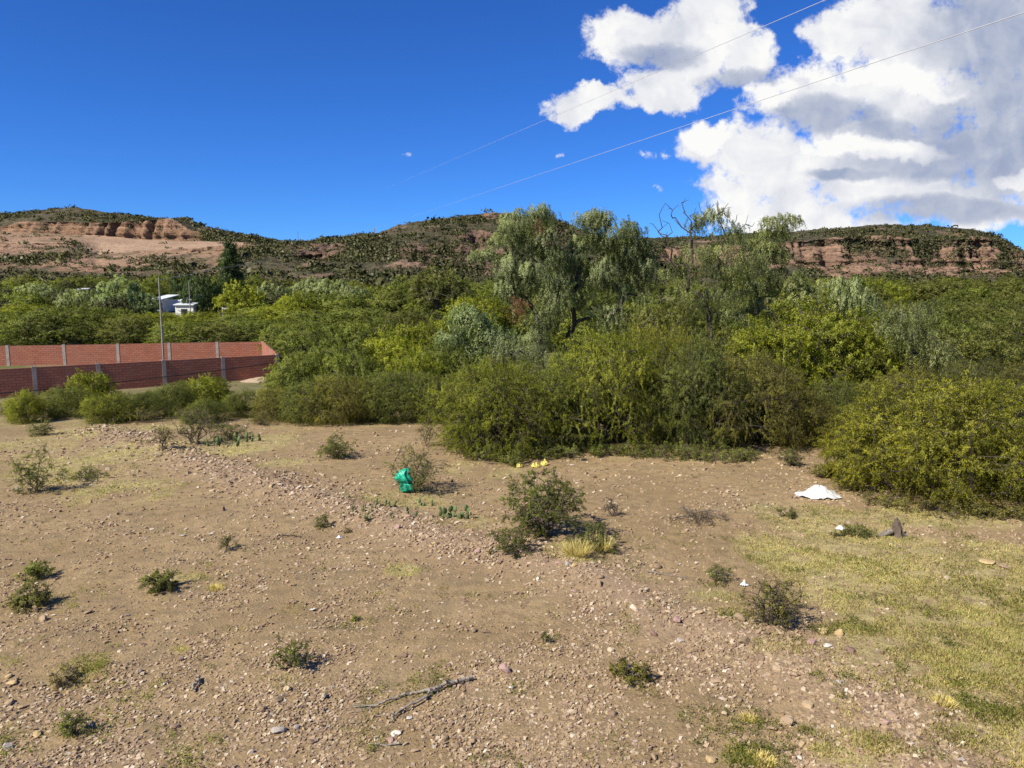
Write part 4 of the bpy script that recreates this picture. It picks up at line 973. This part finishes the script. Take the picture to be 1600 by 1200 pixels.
# ---- prickly pears
def pad_mesh(h, w_, th=.022):
    a = np.linspace(0, 2 * math.pi, 15)[:-1]; pr = [(.0, 0)]
    xs = np.sin(a) * w_ / 2 * (1 - .22 * np.cos(a)) ** -1 * .9; zs = (1 - np.cos(a)) / 2 * h
    V = []; n = len(a)
    for (k, y) in ((.0, -th), (.7, -th * .85), (1, -.002), (1, .002), (.7, th * .85), (.0, th)):
        V += [(x * k, y, h * .5 + (z - h * .5) * k) for x, z in zip(xs, zs)]
    V = np.array(V); Fq = []
    for r in range(5):
        for i in range(n): Fq.append((r * n + i, r * n + (i + 1) % n, (r + 1) * n + (i + 1) % n, (r + 1) * n + i))
    return V, np.array(Fq)
def cactus(px, py, n, spread, size, label, m_='cactus', seed=1):
    b = ground_at(px, py); g = np.random.default_rng(seed); root = link('prickly_pear', None, None, b); tag(root, label, 'cactus')
    for k in range(n):
        lvl = 0 if k < max(2, n * .55) else 1
        h = size * g.uniform(.75, 1.2); V, Fq = pad_mesh(h, h * .72)
        rz, tl = g.uniform(-1.0, 1.0), g.uniform(-.45, .45)
        Mx = Matrix.Rotation(rz, 3, 'Z') @ Matrix.Rotation(tl, 3, 'Y') @ Matrix.Rotation(g.uniform(-.25, .25), 3, 'X')
        V = V @ np.array(Mx).T
        if lvl == 0: base = (g.uniform(-spread, spread), g.uniform(-spread, spread) * .6, -.02)
        elif k - int(max(2, n * .55)) < len(tops): base = tops[k - int(math.ceil(max(2, n * .55)))]
        if k == 0: tops = []
        if lvl == 0: tops.append(tuple(np.array(base) + np.array(Mx @ Vector((0, 0, h * .93)))))
        link('pad', mesh_np('pad', V + np.array(base), Fq, M[m_], smooth=True), root)
cactus(712, 808, 18, .42, .17, 'largest prickly pear clump right of the green bag', seed=3)
cactus(560, 798, 12, .40, .11, 'leftmost small prickly pear clump below the green bag', 'cactus_old', seed=4)
cactus(605, 790, 9, .30, .12, 'small prickly pear clump right under the green bag', seed=5)
cactus(590, 812, 8, .34, .11, 'lowest small prickly pear clump left of the largest', 'cactus_old', seed=6)
cactus(640, 806, 4, .16, .13, 'single small prickly pear between the clumps', seed=7)
cactus(665, 790, 6, .25, .13, 'pale prickly pear behind the largest clump', seed=8)
cactus(350, 694, 14, .75, .20, 'yellow-green prickly pear row at the foot of the dark trunked bush', seed=9)
cactus(395, 688, 7, .45, .18, 'small prickly pears right of the yellow-green row', seed=10)
cactus(225, 655, 6, .5, .2, 'pale prickly pears at the back edge of the field', 'cactus_old', seed=11)

# ---- bags and sacks
def crumple(V, amp, sc, seed):
    n = np.stack([fbm3(V[:, 0] * sc + k * 5 + seed, V[:, 1] * sc, V[:, 2] * sc, 4) - .5 for k in range(3)], 1); return V + n * amp
def grid_sphere(nu, nv, prof):                    # lathe with a closed profile list of (r, z), squashed by a callback
    a = np.linspace(0, 2 * math.pi, nu, endpoint=False); V = []
    for (r, z) in prof: V += [(math.cos(t_) * r, math.sin(t_) * r, z) for t_ in a]
    Fq = []
    for k in range(len(prof) - 1):
        for i in range(nu): Fq.append((k * nu + i, k * nu + (i + 1) % nu, (k + 1) * nu + (i + 1) % nu, (k + 1) * nu + i))
    return np.array(V), np.array(Fq)
b = ground_at(637, 768); k_ = b[1] / F
zs = np.linspace(0, 1, 26); prof_px = [(0, 1), (.04, 10), (.12, 11.5), (.35, 10.5), (.42, 9), (.48, 13), (.56, 13.5), (.66, 12), (.78, 9), (.88, 7), (.95, 6), (1, 1)]
pz = np.array(prof_px); prof = [(float(np.interp(z, pz[:, 0], pz[:, 1])) * k_, z * 38 * k_) for z in zs]
V, Fq = grid_sphere(40, 26, prof); th = np.arctan2(V[:, 1], V[:, 0])
V[:, :2] *= (1 + .13 * np.sin(th * 7 + V[:, 2] * 9))[:, None]
V[:, 0] += (-.10 * sstep(.3, .6, V[:, 2] / (38 * k_)) + .10 * sstep(.8, 1, V[:, 2] / (38 * k_))) ; V[:, 1] *= .75
V = crumple(V, .09, 10, 2)
o = link('plastic_bag', mesh_np('plastic_bag', V, Fq, M['green_bag'], smooth=True), None, b + np.array([0, -.15, .03])); tag(o, 'bright green plastic bag caught upright in a thorn shrub', 'bag')
# knotted ears of the bag
def sheet(w_, d, h, seed, fold=.06, n=44, peak=(.5, .5), irr=.25, sharp=1.3):
    g = np.random.default_rng(seed); a = np.linspace(0, 2 * math.pi, 60, endpoint=False); nr = 22
    rad = 1 + irr * (fbm2(np.cos(a) * 1.6 + seed, np.sin(a) * 1.6 + 3, 3) - .5) * 2
    V = []; 
    for r in np.linspace(0.02, 1, nr):
        for i, t_ in enumerate(a):
            x, y = math.cos(t_) * r * rad[i], math.sin(t_) * r * rad[i]
            V.append((x * w_ / 2, y * d / 2, h * max(0, 1 - r) ** sharp * (.75 + .5 * fbm2(np.array(x * 2.5 + seed), np.array(y * 2.5), 2))))
    V = np.array(V); folds = np.abs(fbm2(np.arctan2(V[:, 1], V[:, 0]) * 2.2 + seed, np.hypot(V[:, 0], V[:, 1]) * 1.2, 3) - .5) * 2
    V[:, 2] += fold * folds + .01; V = crumple(V, fold * .9, 6 / max(w_, .2) * 1.0, seed); V[:, 2] = np.maximum(V[:, 2], .006)
    top = V.copy(); bot = V.copy(); bot[:, 2] -= .006; n_ = len(V); m_ = len(a); Fq = []
    for r in range(nr - 1):
        for i in range(m_):
            q = (r * m_ + i, r * m_ + (i + 1) % m_, (r + 1) * m_ + (i + 1) % m_, (r + 1) * m_ + i); Fq.append(q); Fq.append(tuple(n_ + j for j in q[::-1]))
    for i in range(m_):
        e = (nr - 1) * m_; Fq.append((e + i, e + (i + 1) % m_, n_ + e + (i + 1) % m_, n_ + e + i)); Fq.append((i, n_ + i, n_ + (i + 1) % m_, (i + 1) % m_))
    return np.concatenate([top, bot]), np.array(Fq)
def drop(px, py, wpx, hpx, m_, label, name, cat, seed, dd=.7, fold=.05, sharp=1.3, irr=.25):
    b = ground_at(px, py); k = b[1] / F; V, Fq = sheet(wpx * k, wpx * k * dd, hpx * k, seed, fold, irr=irr, sharp=sharp)
    o = link(name, mesh_np(name, V, Fq, M[m_], smooth=True), None, b); tag(o, label, cat); return o
drop(1280, 776, 66, 14, 'white_sack', 'large crumpled white sack lying before the big yellow-green bush', 'sack', 'sack', 3, .8, .13, .85, .55)
drop(1313, 827, 14, 6, 'white_bag', 'small whitish plastic scrap on the grass below the sack', 'plastic_bag', 'litter', 5, .9, .03)
drop(1163, 915, 13, 7, 'white_bag', 'small bluish plastic scrap beside the dry wiry shrub', 'plastic_bag', 'litter', 6, .9, .03)
drop(530, 841, 9, 4, 'white_bag', 'tiny pale plastic scrap on bare soil left of the cacti', 'plastic_bag', 'litter', 7, .9, .02)
drop(812, 730, 11, 5, 'yellow_bag', 'leftmost yellow plastic scrap above the large thorn shrub', 'plastic_bag', 'litter', 8, 1, .09, .6)
drop(836, 730, 13, 5, 'yellow_bag', 'middle yellow plastic scrap above the large thorn shrub', 'plastic_bag', 'litter', 9, 1, .09, .6)
drop(850, 727, 12, 6, 'yellow_bag', 'rightmost yellow plastic scrap above the large thorn shrub', 'plastic_bag', 'litter', 10, 1, .09, .6)

# ---- fallen wood
def stick(lines, label, m_='dead_wood', name='fallen_branch', cat='branch', lift=.03, rr=.02):
    """lines: list of ([(px,py)...], r0 px, r1 px) lying on the ground"""
    o0 = ground_at(*lines[0][0][0]); E = []
    g = np.random.default_rng(int(o0[0] * 100) & 1023)
    for pts, r0, r1 in lines:
        P = [];
        for (x, y) in pts: P.append(ground_at(x, y))
        P = np.array(P); t0 = np.linspace(0, 1, len(P)); t1 = np.linspace(0, 1, 4 * len(P)); Q = np.stack([np.interp(t1, t0, P[:, i]) for i in range(3)], 1)
        Q[1:-1] += g.normal(size=(len(Q) - 2, 3)) * .008; kpx = o0[1] / F
        rad = np.interp(t1, [0, 1], [r0, r1]) * kpx; Q[:, 2] += rad + lift * (.3 + fbm2(t1 * 4 + o0[0], t1, 2))
        E.append(np.concatenate([Q[:-1] - o0, Q[1:] - o0, rad[:-1, None], rad[1:, None]], 1))
    V, Fq = tubes(np.concatenate(E), 7); o = link(name, mesh_np(name, V, Fq, M[m_], smooth=True), None, o0); tag(o, label, cat); return o
stick([([(738, 1064), (710, 1070), (690, 1078), (672, 1084)], 3.2, 2.8), ([(672, 1084), (640, 1087), (615, 1096), (590, 1106), (552, 1108)], 2.6, 1.0), ([(672, 1084), (664, 1096), (640, 1108), (615, 1122), (612, 1132)], 2.2, .8),
       ([(690, 1078), (660, 1094), (630, 1110)], 1.2, .6), ([(600, 1100), (575, 1108), (550, 1105)], .9, .5), ([(585, 1107), (565, 1115), (552, 1116)], .8, .4), ([(630, 1112), (610, 1122), (585, 1122)], .8, .4)], 'long forked dead branch lying on bare soil at the bottom', lift=.05)
stick([([(625, 1166), (600, 1168), (576, 1166)], 2.2, .8)], 'short dead stick on the soil below the forked branch')
stick([([(311, 1062), (310, 1070), (302, 1078), (300, 1086)], 3.2, 1.6), ([(304, 1076), (290, 1077)], 1.2, .6)], 'short pale twisted piece of wood at lower left', lift=.05)
stick([([(1055, 812), (1085, 806), (1112, 800), (1130, 802)], 1.4, .8), ([(1085, 806), (1070, 796), (1060, 794)], 1, .5), ([(1100, 803), (1125, 812)], 1, .4)], 'thin grey fallen twigs on the soil left of the white sack', lift=.06, m_='bark_grey')
stick([([(432, 841), (455, 839), (472, 841)], 1.0, .5)], 'thin dark stick on bare soil left of centre', m_='bark_dark')
stick([([(1010, 895), (1040, 900), (1075, 905)], .9, .4), ([(1040, 900), (1060, 893)], .6, .3)], 'thin twig on the stones left of the wiry shrub', m_='bark_grey')
# stump with a split shard
b = ground_at(1395, 838); k = b[1] / F; g = np.random.default_rng(8)
root = link('tree_stump', None, None, b); tag(root, 'weathered broken tree stump on the grass at right', 'stump')
a_ = np.linspace(0, 2 * math.pi, 20, endpoint=False); V = []; hh = 26 * k
for q in np.linspace(0, 1, 9):
    for i, t_ in enumerate(a_):
        r = (11 - 7 * q ** .8) * k * (1 + .35 * math.sin(t_ * 3 + 1) * .5 + .2 * math.sin(t_ * 7)); V.append((math.cos(t_) * r - 6 * k * q + 10 * k, math.sin(t_) * r, hh * q * (1 + .25 * math.sin(t_ * 2) * (q > .8)) - .02))
for i, t_ in enumerate(a_): V.append((4 * k, 0, hh * .85))
V = np.array(V); Fq = np.array([(r * 20 + i, r * 20 + (i + 1) % 20, (r + 1) * 20 + (i + 1) % 20, (r + 1) * 20 + i) for r in range(9) for i in range(20)])
link('trunk', mesh_np('trunk', crumple(V, .08, 9, 3), Fq, M['twig'], smooth=False), root)
for (dx, an, L, r) in [(-4, 2.6, 26, 5), (-2, 3.3, 30, 4), (8, -.6, 16, 3.5), (-10, 2.1, 20, 2.5)]:
    E = []; p0 = np.array([dx * k, 0, hh * .35]); 
    for q in range(5):
        p1 = p0 + np.array([math.cos(an) * L * k / 5, math.sin(an) * L * k / 5 * .5, -hh * .09 + .02 * g.normal()]); E.append((*p0, *p1, r * k * (1 - q * .15), r * k * (.85 - q * .15))); p0 = p1
    V, Fq = tubes(E, 7); link('root', mesh_np('root', crumple(V, .05, 8, 4), Fq, M['bark_grey']), root)

# ================================================================= STONES
import bmesh
def stone_mesh(seed, flat):
    g = np.random.default_rng(seed); bm = bmesh.new(); bmesh.ops.create_icosphere(bm, subdivisions=2, radius=1)
    V = np.array([v.co[:] for v in bm.verts]); 
    for _ in range(9):                            # chop by planes: angular rubble
        d = unit(g.normal(size=3)); lim = g.uniform(.32, .68); s = V @ d; V = V - np.clip(s - lim, 0, None)[:, None] * d
    V = V * np.array([1, g.uniform(.6, .95), flat * g.uniform(.8, 1.2)]); V += g.normal(size=V.shape) * .025
    for v, c in zip(bm.verts, V): v.co = c
    me = bpy.data.meshes.new('stone'); bm.to_mesh(me); bm.free(); return me
SM = [stone_mesh(s, f) for s, f in ((1, .55), (2, .4), (3, .7), (4, .5), (5, .35), (6, .6), (7, .45), (8, .8))]
for me in SM: me.materials.append(M['stone'])
def stone(px, py, wpx, label, m_=None, flat=1.0, k=None, group=None, xy=None):
    if xy is None: b = ground_at(px, py)
    else: b = np.array((xy[0], xy[1], float(height(*xy))))
    r = wpx * b[1] / F / 2; k = int(gs.integers(0, 8)) if k is None else k
    me = SM[k]
    if m_: me = me.copy(); me.materials.clear(); me.materials.append(M[m_])
    o = link('stone', me, None, (b[0], b[1], b[2] + r * .18)); o.scale = (r, r, r * flat); o.rotation_euler = (float(gs.uniform(-.25, .25)), float(gs.uniform(-.25, .25)), float(gs.uniform(0, 6.28)))
    tag(o, label, 'stone', group or 'loose stones of the field'); return o
for (x, y, wd, lab, m_, fl) in [
    (788, 1050, 24, 'pinkish stone right of the long forked branch', 'stone_pink', 1.1), (1057, 972, 28, 'large pinkish stone on the stony ridge, right of centre', 'stone_pink', 1.1),
    (1020, 993, 18, 'dark stone just left of the large pinkish ridge stone', 'stone_brown', 1.0), (1063, 1004, 20, 'grey stone directly below the large pinkish ridge stone', 'stone_grey', 1.0),
    (1311, 1068, 20, 'flat stone perched above darker ones low at right', 'stone_grey', 1.2), (1325, 1016, 26, 'dark brown stone in the group below the wiry shrub', 'stone_brown', .9),
    (1308, 992, 20, 'upright tan stone at the top of the group below the wiry shrub', 'stone_yellow', 1.6), (1294, 1010, 20, 'cream stone in the middle of the group below the wiry shrub', 'stone_white', .9),
    (1268, 1004, 26, 'flat pinkish stone at the left of the group below the wiry shrub', 'stone_pink', .6), (1285, 988, 22, 'tan stone touching the tip of the wiry shrub', 'stone_yellow', .9), (1178, 972, 18, 'tan stone under the left side of the wiry shrub', 'stone_yellow', .9),
    (886, 882, 18, 'grey stone left in the trio below the yellow tuft', 'stone_grey', 1.2), (898, 884, 16, 'yellow-brown stone right in the trio below the yellow tuft', 'stone_yellow', 1.4), (873, 880, 14, 'pinkish stone at the left of the trio below the yellow tuft', 'stone_pink', 1.1),
    (841, 907, 10, 'small white stone below the large thorn shrub', 'stone_white', 1.3), (898, 925, 14, 'pinkish stone on the ridge, right of the small white one', 'stone_pink', 1.1), (815, 928, 10, 'small dark brown stone left of the small white one', 'stone_brown', 1.2),
    (434, 1144, 30, 'flat grey slab near the bottom left of centre', 'stone_grey', .5), (463, 1136, 18, 'pale stone touching the flat grey slab', 'stone_grey', .9), (1108, 1188, 30, 'tan stone at the bottom edge right of centre', 'stone_yellow', .9),
    (1402, 1152, 20, 'brown upright stone low at right', 'stone_brown', 1.4), (1385, 1130, 24, 'pinkish stone above the brown upright one, low right', 'stone_pink', .9), (1500, 1190, 18, 'grey stone on the bottom edge, far right', 'stone_grey', 1.3),
    (20, 1068, 24, 'yellowish stone at the left edge, front of the pair', 'stone_yellow', .9), (12, 1058, 20, 'yellow stone at the left edge, rear of the pair', 'stone_yellow', .9), (16, 1168, 24, 'grey stone at the left edge near the bottom', 'stone_grey', .9), (60, 1150, 26, 'yellowish flat stone near the bottom left corner', 'stone_yellow', .5),
    (486, 954, 16, 'white stone on bare soil left of centre', 'stone_white', .6), (640, 1122, 16, 'pale flat stone under the forked branch', 'stone_white', .5), (222, 1008, 16, 'dark brown stone on bare soil at left', 'stone_brown', .9), (612, 1160, 18, 'pinkish stone right of the short dead stick', 'stone_pink', .8),
    (800, 1075, 14, 'cream stone below the pinkish one by the branch', 'stone_white', .9), (618, 1147, 20, 'cream flat stone below the forked branch', 'stone_white', .4), (740, 1042, 14, 'tan stone above the branch tip', 'stone_yellow', 1.0), (1545, 880, 34, 'flat tan rock in the grass at far right', 'stone_yellow', .5), (1570, 888, 22, 'small flat rock right of the flat tan rock', 'stone_pink', .5),
    (1297, 1050, 0, '', None, 1), (1345, 1085, 16, 'yellowish stone lying in grass right of the perched stone', 'stone_yellow', .7), (1300, 1135, 12, 'whitish stone low at right of centre', 'stone_white', 1.1), (1250, 1186, 14, 'cream stone on the bottom edge, right', 'stone_white', .9), (905, 838, 12, 'pinkish stone under the right low bush', 'stone_pink', .8),
    (744, 862, 16, 'flat pinkish stone on the ridge below the largest cactus', 'stone_pink', .7), (727, 858, 14, 'brown stone on the ridge left of the flat pinkish one', 'stone_brown', 1.0), (773, 862, 12, 'dark grey stone at the foot of the low dense bush', 'stone_grey', 1.2), (680, 850, 18, 'tan stone on the ridge below the cacti', 'stone_yellow', .9), (622, 826, 14, 'pinkish stone above the ridge below the small cacti', 'stone_pink', .9),
    (350, 798, 12, 'dark stone on the ridge left of centre', 'stone_brown', 1.0), (285, 838, 14, 'white stone on the bare soil, left half', 'stone_white', .5), (440, 758, 12, 'white stone on the ridge, left half', 'stone_white', .7)]:
    if wd: stone(x, y, wd, lab, m_, fl)
# ordinary loose stones: the largest showing, one by one
for q in range(215):
    for _ in range(30):
        if gs.random() < .42:
            k = int(gs.integers(0, len(BERM) - 1)); f = gs.random(); c = BERM[k] * (1 - f) + BERM[k + 1] * f + gs.normal(size=2) * np.array([.55, .55])
            x, y = c
        else: px, py = gs.uniform(0, 1600), gs.uniform(800, 1200); x, y = flat_at(px, py)
        px, py = project(x, y, 0)
        if px < -20 or px > 1620 or py > 1210: continue
        if float(grass_cover(np.array([x]), np.array([y]))[0]) > gs.uniform(.2, .9): continue
        break
    w_ = float(gs.gamma(5, .022) + .035); onr = float(seg_dist(np.array([x]), np.array([y]), BERM)[0]) < 1
    if onr: lab = 'loose angular stone on the low stony ridge crossing the field'
    elif px > 1050: lab = 'loose angular stone on the soil and grass at right'
    elif px > 520: lab = 'loose angular stone on the bare soil in the middle foreground'
    else: lab = 'loose angular stone on the bare soil in the left foreground'
    stone(0, 0, w_ / y * F, lab, xy=(x, y), group={'r': 'stones of the ridge'}.get('r' if onr else '', 'stones of the bare soil, ' + ('right' if px > 1050 else 'middle' if px > 520 else 'left')))
# gravel: uncountable
def gravel(n, name, seed, smin, smax, berm=.25):
    g = np.random.default_rng(seed); bs_ = []
    for s in range(6):
        b_ = unit(g.normal(size=(12, 3))) if False else None
    bm = bmesh.new(); bmesh.ops.create_icosphere(bm, subdivisions=1, radius=1); base = np.array([v.co[:] for v in bm.verts]); 
    Fc = []
    cube = np.array([(x, y, z) for x in (-1, 1) for y in (-1, 1) for z in (-1, 1)], float) * .62
    cf_ = np.array([(0, 1, 3, 2), (4, 6, 7, 5), (0, 4, 5, 1), (2, 3, 7, 6), (0, 2, 6, 4), (1, 5, 7, 3)]); bm.free()
    nb = int(n * berm); k = g.integers(0, len(BERM) - 1, nb); f = g.random((nb, 1)); Pb = BERM[k] * (1 - f) + BERM[k + 1] * f + g.normal(size=(nb, 2)) * .7
    py = 600 + 620 * g.random(n * 3) ** .8; py = 655 + (1240 - 655) * g.random(n * 3) ** .75; px = g.uniform(-360, 1960, n * 3); a, yd, zd = ray(px, py); kk = -CAMZ / zd
    Pg = np.stack([a * kk, yd * kk], 1)
    cl = fbm2(Pg[:, 0] * .7 + 31, Pg[:, 1] * .7, 3); gc = grass_cover(Pg[:, 0], Pg[:, 1])
    keep = g.random(len(Pg)) < np.clip(.40 + (cl - .42) * 4, .22, 1) * (1 - .8 * gc); Pg = Pg[keep][:n - nb]; P = np.concatenate([Pb, Pg]); N_ = len(P)
    z = height(P[:, 0], P[:, 1]); sc = smin + (smax - smin) * g.random(N_) ** 3.2; sc[:nb] *= 1.25; sc *= np.clip(P[:, 1] / 16, .8, 1.6)
    V = cube[None] * (1 + g.uniform(-.38, .38, (N_, 8, 3))); V = V * np.stack([np.ones(N_), g.uniform(.5, 1, N_), g.uniform(.3, .7, N_)], 1)[:, None]
    a = g.uniform(0, 6.28, N_); c, s = np.cos(a)[:, None], np.sin(a)[:, None]; tl = g.normal(size=(N_, 1)) * .35
    X_, Y_, Z_ = V[..., 0], V[..., 1], V[..., 2] + V[..., 0] * tl; V = np.stack([X_ * c - Y_ * s, X_ * s + Y_ * c, Z_], -1) * sc[:, None, None]
    V += np.stack([P[:, 0], P[:, 1], z + sc * g.uniform(-.12, .12, N_)], 1)[:, None]
    Fq = (cf_[None] + (np.arange(N_) * 8)[:, None, None]).reshape(-1, 4); tone = np.repeat(g.random(N_) ** 1.15, 6)
    o = link(name, mesh_np(name, V.reshape(-1, 3), Fq, M['gravel'], tone=tone)); tag(o, 'small stones and gravel strewn over the bare soil', 'gravel', kind='stuff')
gravel(135000, 'gravel', 21, .009, .058, .12)

# ================================================================= GRASS AND LITTER
def grass(n, name, seed, label, lmin, lmax, lm, power=1.0, lay=.6, wd=(.006, .011), thr=.0, scale_cover=1.0, inv=False):
    g = np.random.default_rng(seed); py = 650 + (1240 - 650) * g.random(n * 6) ** .85; px = g.uniform(-300, 1960, n * 6); a, yd, zd = ray(px, py); kk = -CAMZ / zd; P = np.stack([a * kk, yd * kk], 1)
    gc = grass_cover(P[:, 0], P[:, 1]); gc = gc * (.30 + .7 * sstep(.38, .58, fbm2(P[:, 0] * 1.9, P[:, 1] * 2.3, 4)))
    if inv: pr = np.clip(.25 + 1.3 * (fbm2(P[:, 0] * 1.1 + 50, P[:, 1] * 1.1, 4) - .5) * 2, .03, 1)
    else: pr = np.clip(gc - .13, 0, 1) ** power
    keep = g.random(len(P)) < pr; P = P[keep][:n]; N_ = len(P)
    # gather into little tufts
    tuft_c = P[g.integers(0, N_, N_)]; P = np.where((g.random(N_) < .5)[:, None], P, tuft_c + g.normal(size=(N_, 2)) * .035)
    z = height(P[:, 0], P[:, 1]); A = unit(np.stack([g.normal(size=N_) * lay, g.normal(size=N_) * lay, np.abs(g.normal(size=N_)) * .8 + .25 if not inv else np.abs(g.normal(size=N_)) * .12], 1))
    L = g.uniform(lmin, lmax, N_); Ws = g.uniform(*wd, N_) * np.clip(P[:, 1] / 14, .9, 2.2)
    up_ = unit(np.stack([g.normal(size=N_) * .35, g.normal(size=N_) * .35, np.ones(N_)], 1))
    V, Fq = leaves(np.stack([P[:, 0], P[:, 1], z + (.0 if not inv else .005)], 1), A, L, Ws, g, up_)
    tone = np.clip(fbm2(P[:, 0] * 1.2 + 9, P[:, 1] * 1.2, 4) * 1.1 - .05 + g.normal(size=N_) * .17, 0, 1)
    o = link(name, mesh_np(name, V, Fq, M[lm], tone=tone, nrm=up_)); tag(o, label, 'grass' if not inv else 'litter', kind='stuff')
M['green_grass'] = leaf_mat('green_grass', (.12, .145, .035), (.205, .24, .07), (.30, .33, .12), trans=.35, dry=(.28, .22, .11))
grass(150000, 'dry_grass', 51, 'short yellow dry grass covering the right foreground', .03, .085, 'dry_grass', .9)
grass(92000, 'green_grass', 52, 'short greenish grass mixed through the dry grass', .03, .085, 'green_grass', 1.3)
grass(12000, 'ground_litter', 53, 'dry twigs and grass litter over the bare soil', .03, .09, 'dry_weed', inv=True, wd=(.003, .006))



g = np.random.default_rng(71); n = 60000
py = 655 + 585 * g.random(n) ** .8; px = g.uniform(-40, 1640, n); a, yd, zd = ray(px, py); kk = -CAMZ / zd; P = np.stack([a * kk, yd * kk], 1)
cl = fbm2(P[:, 0] * 1.5 + 70, P[:, 1] * 1.5, 4); side = np.clip(.25 + .75 * (grass_cover(P[:, 0], P[:, 1]) > .15), 0, 1)
P = P[g.random(n) < np.clip((cl - .60) * 9, 0, .6) * side]; per = 9; rep = np.repeat(np.arange(len(P)), per); Q = P[rep] + g.normal(size=(len(rep), 2)) * .05; n = len(Q)
A = unit(np.stack([g.normal(size=n), g.normal(size=n), np.abs(g.normal(size=n)) + .3], 1)); up_ = unit(A + np.array([0, 0, 1.0]))
V, Fq = leaves(np.stack([Q[:, 0], Q[:, 1], height(Q[:, 0], Q[:, 1]) + g.uniform(0, .05, n)], 1), A, g.uniform(.03, .08, n), g.uniform(.008, .016, n), g, up_)
o = link('low_weeds', mesh_np('low_weeds', V, Fq, M['weed_leaf'], tone=np.clip(g.normal(size=n) * .3 + .6, 0, 1), nrm=up_)); tag(o, 'sparse low weeds creeping over the bare soil', 'weeds', kind='stuff')
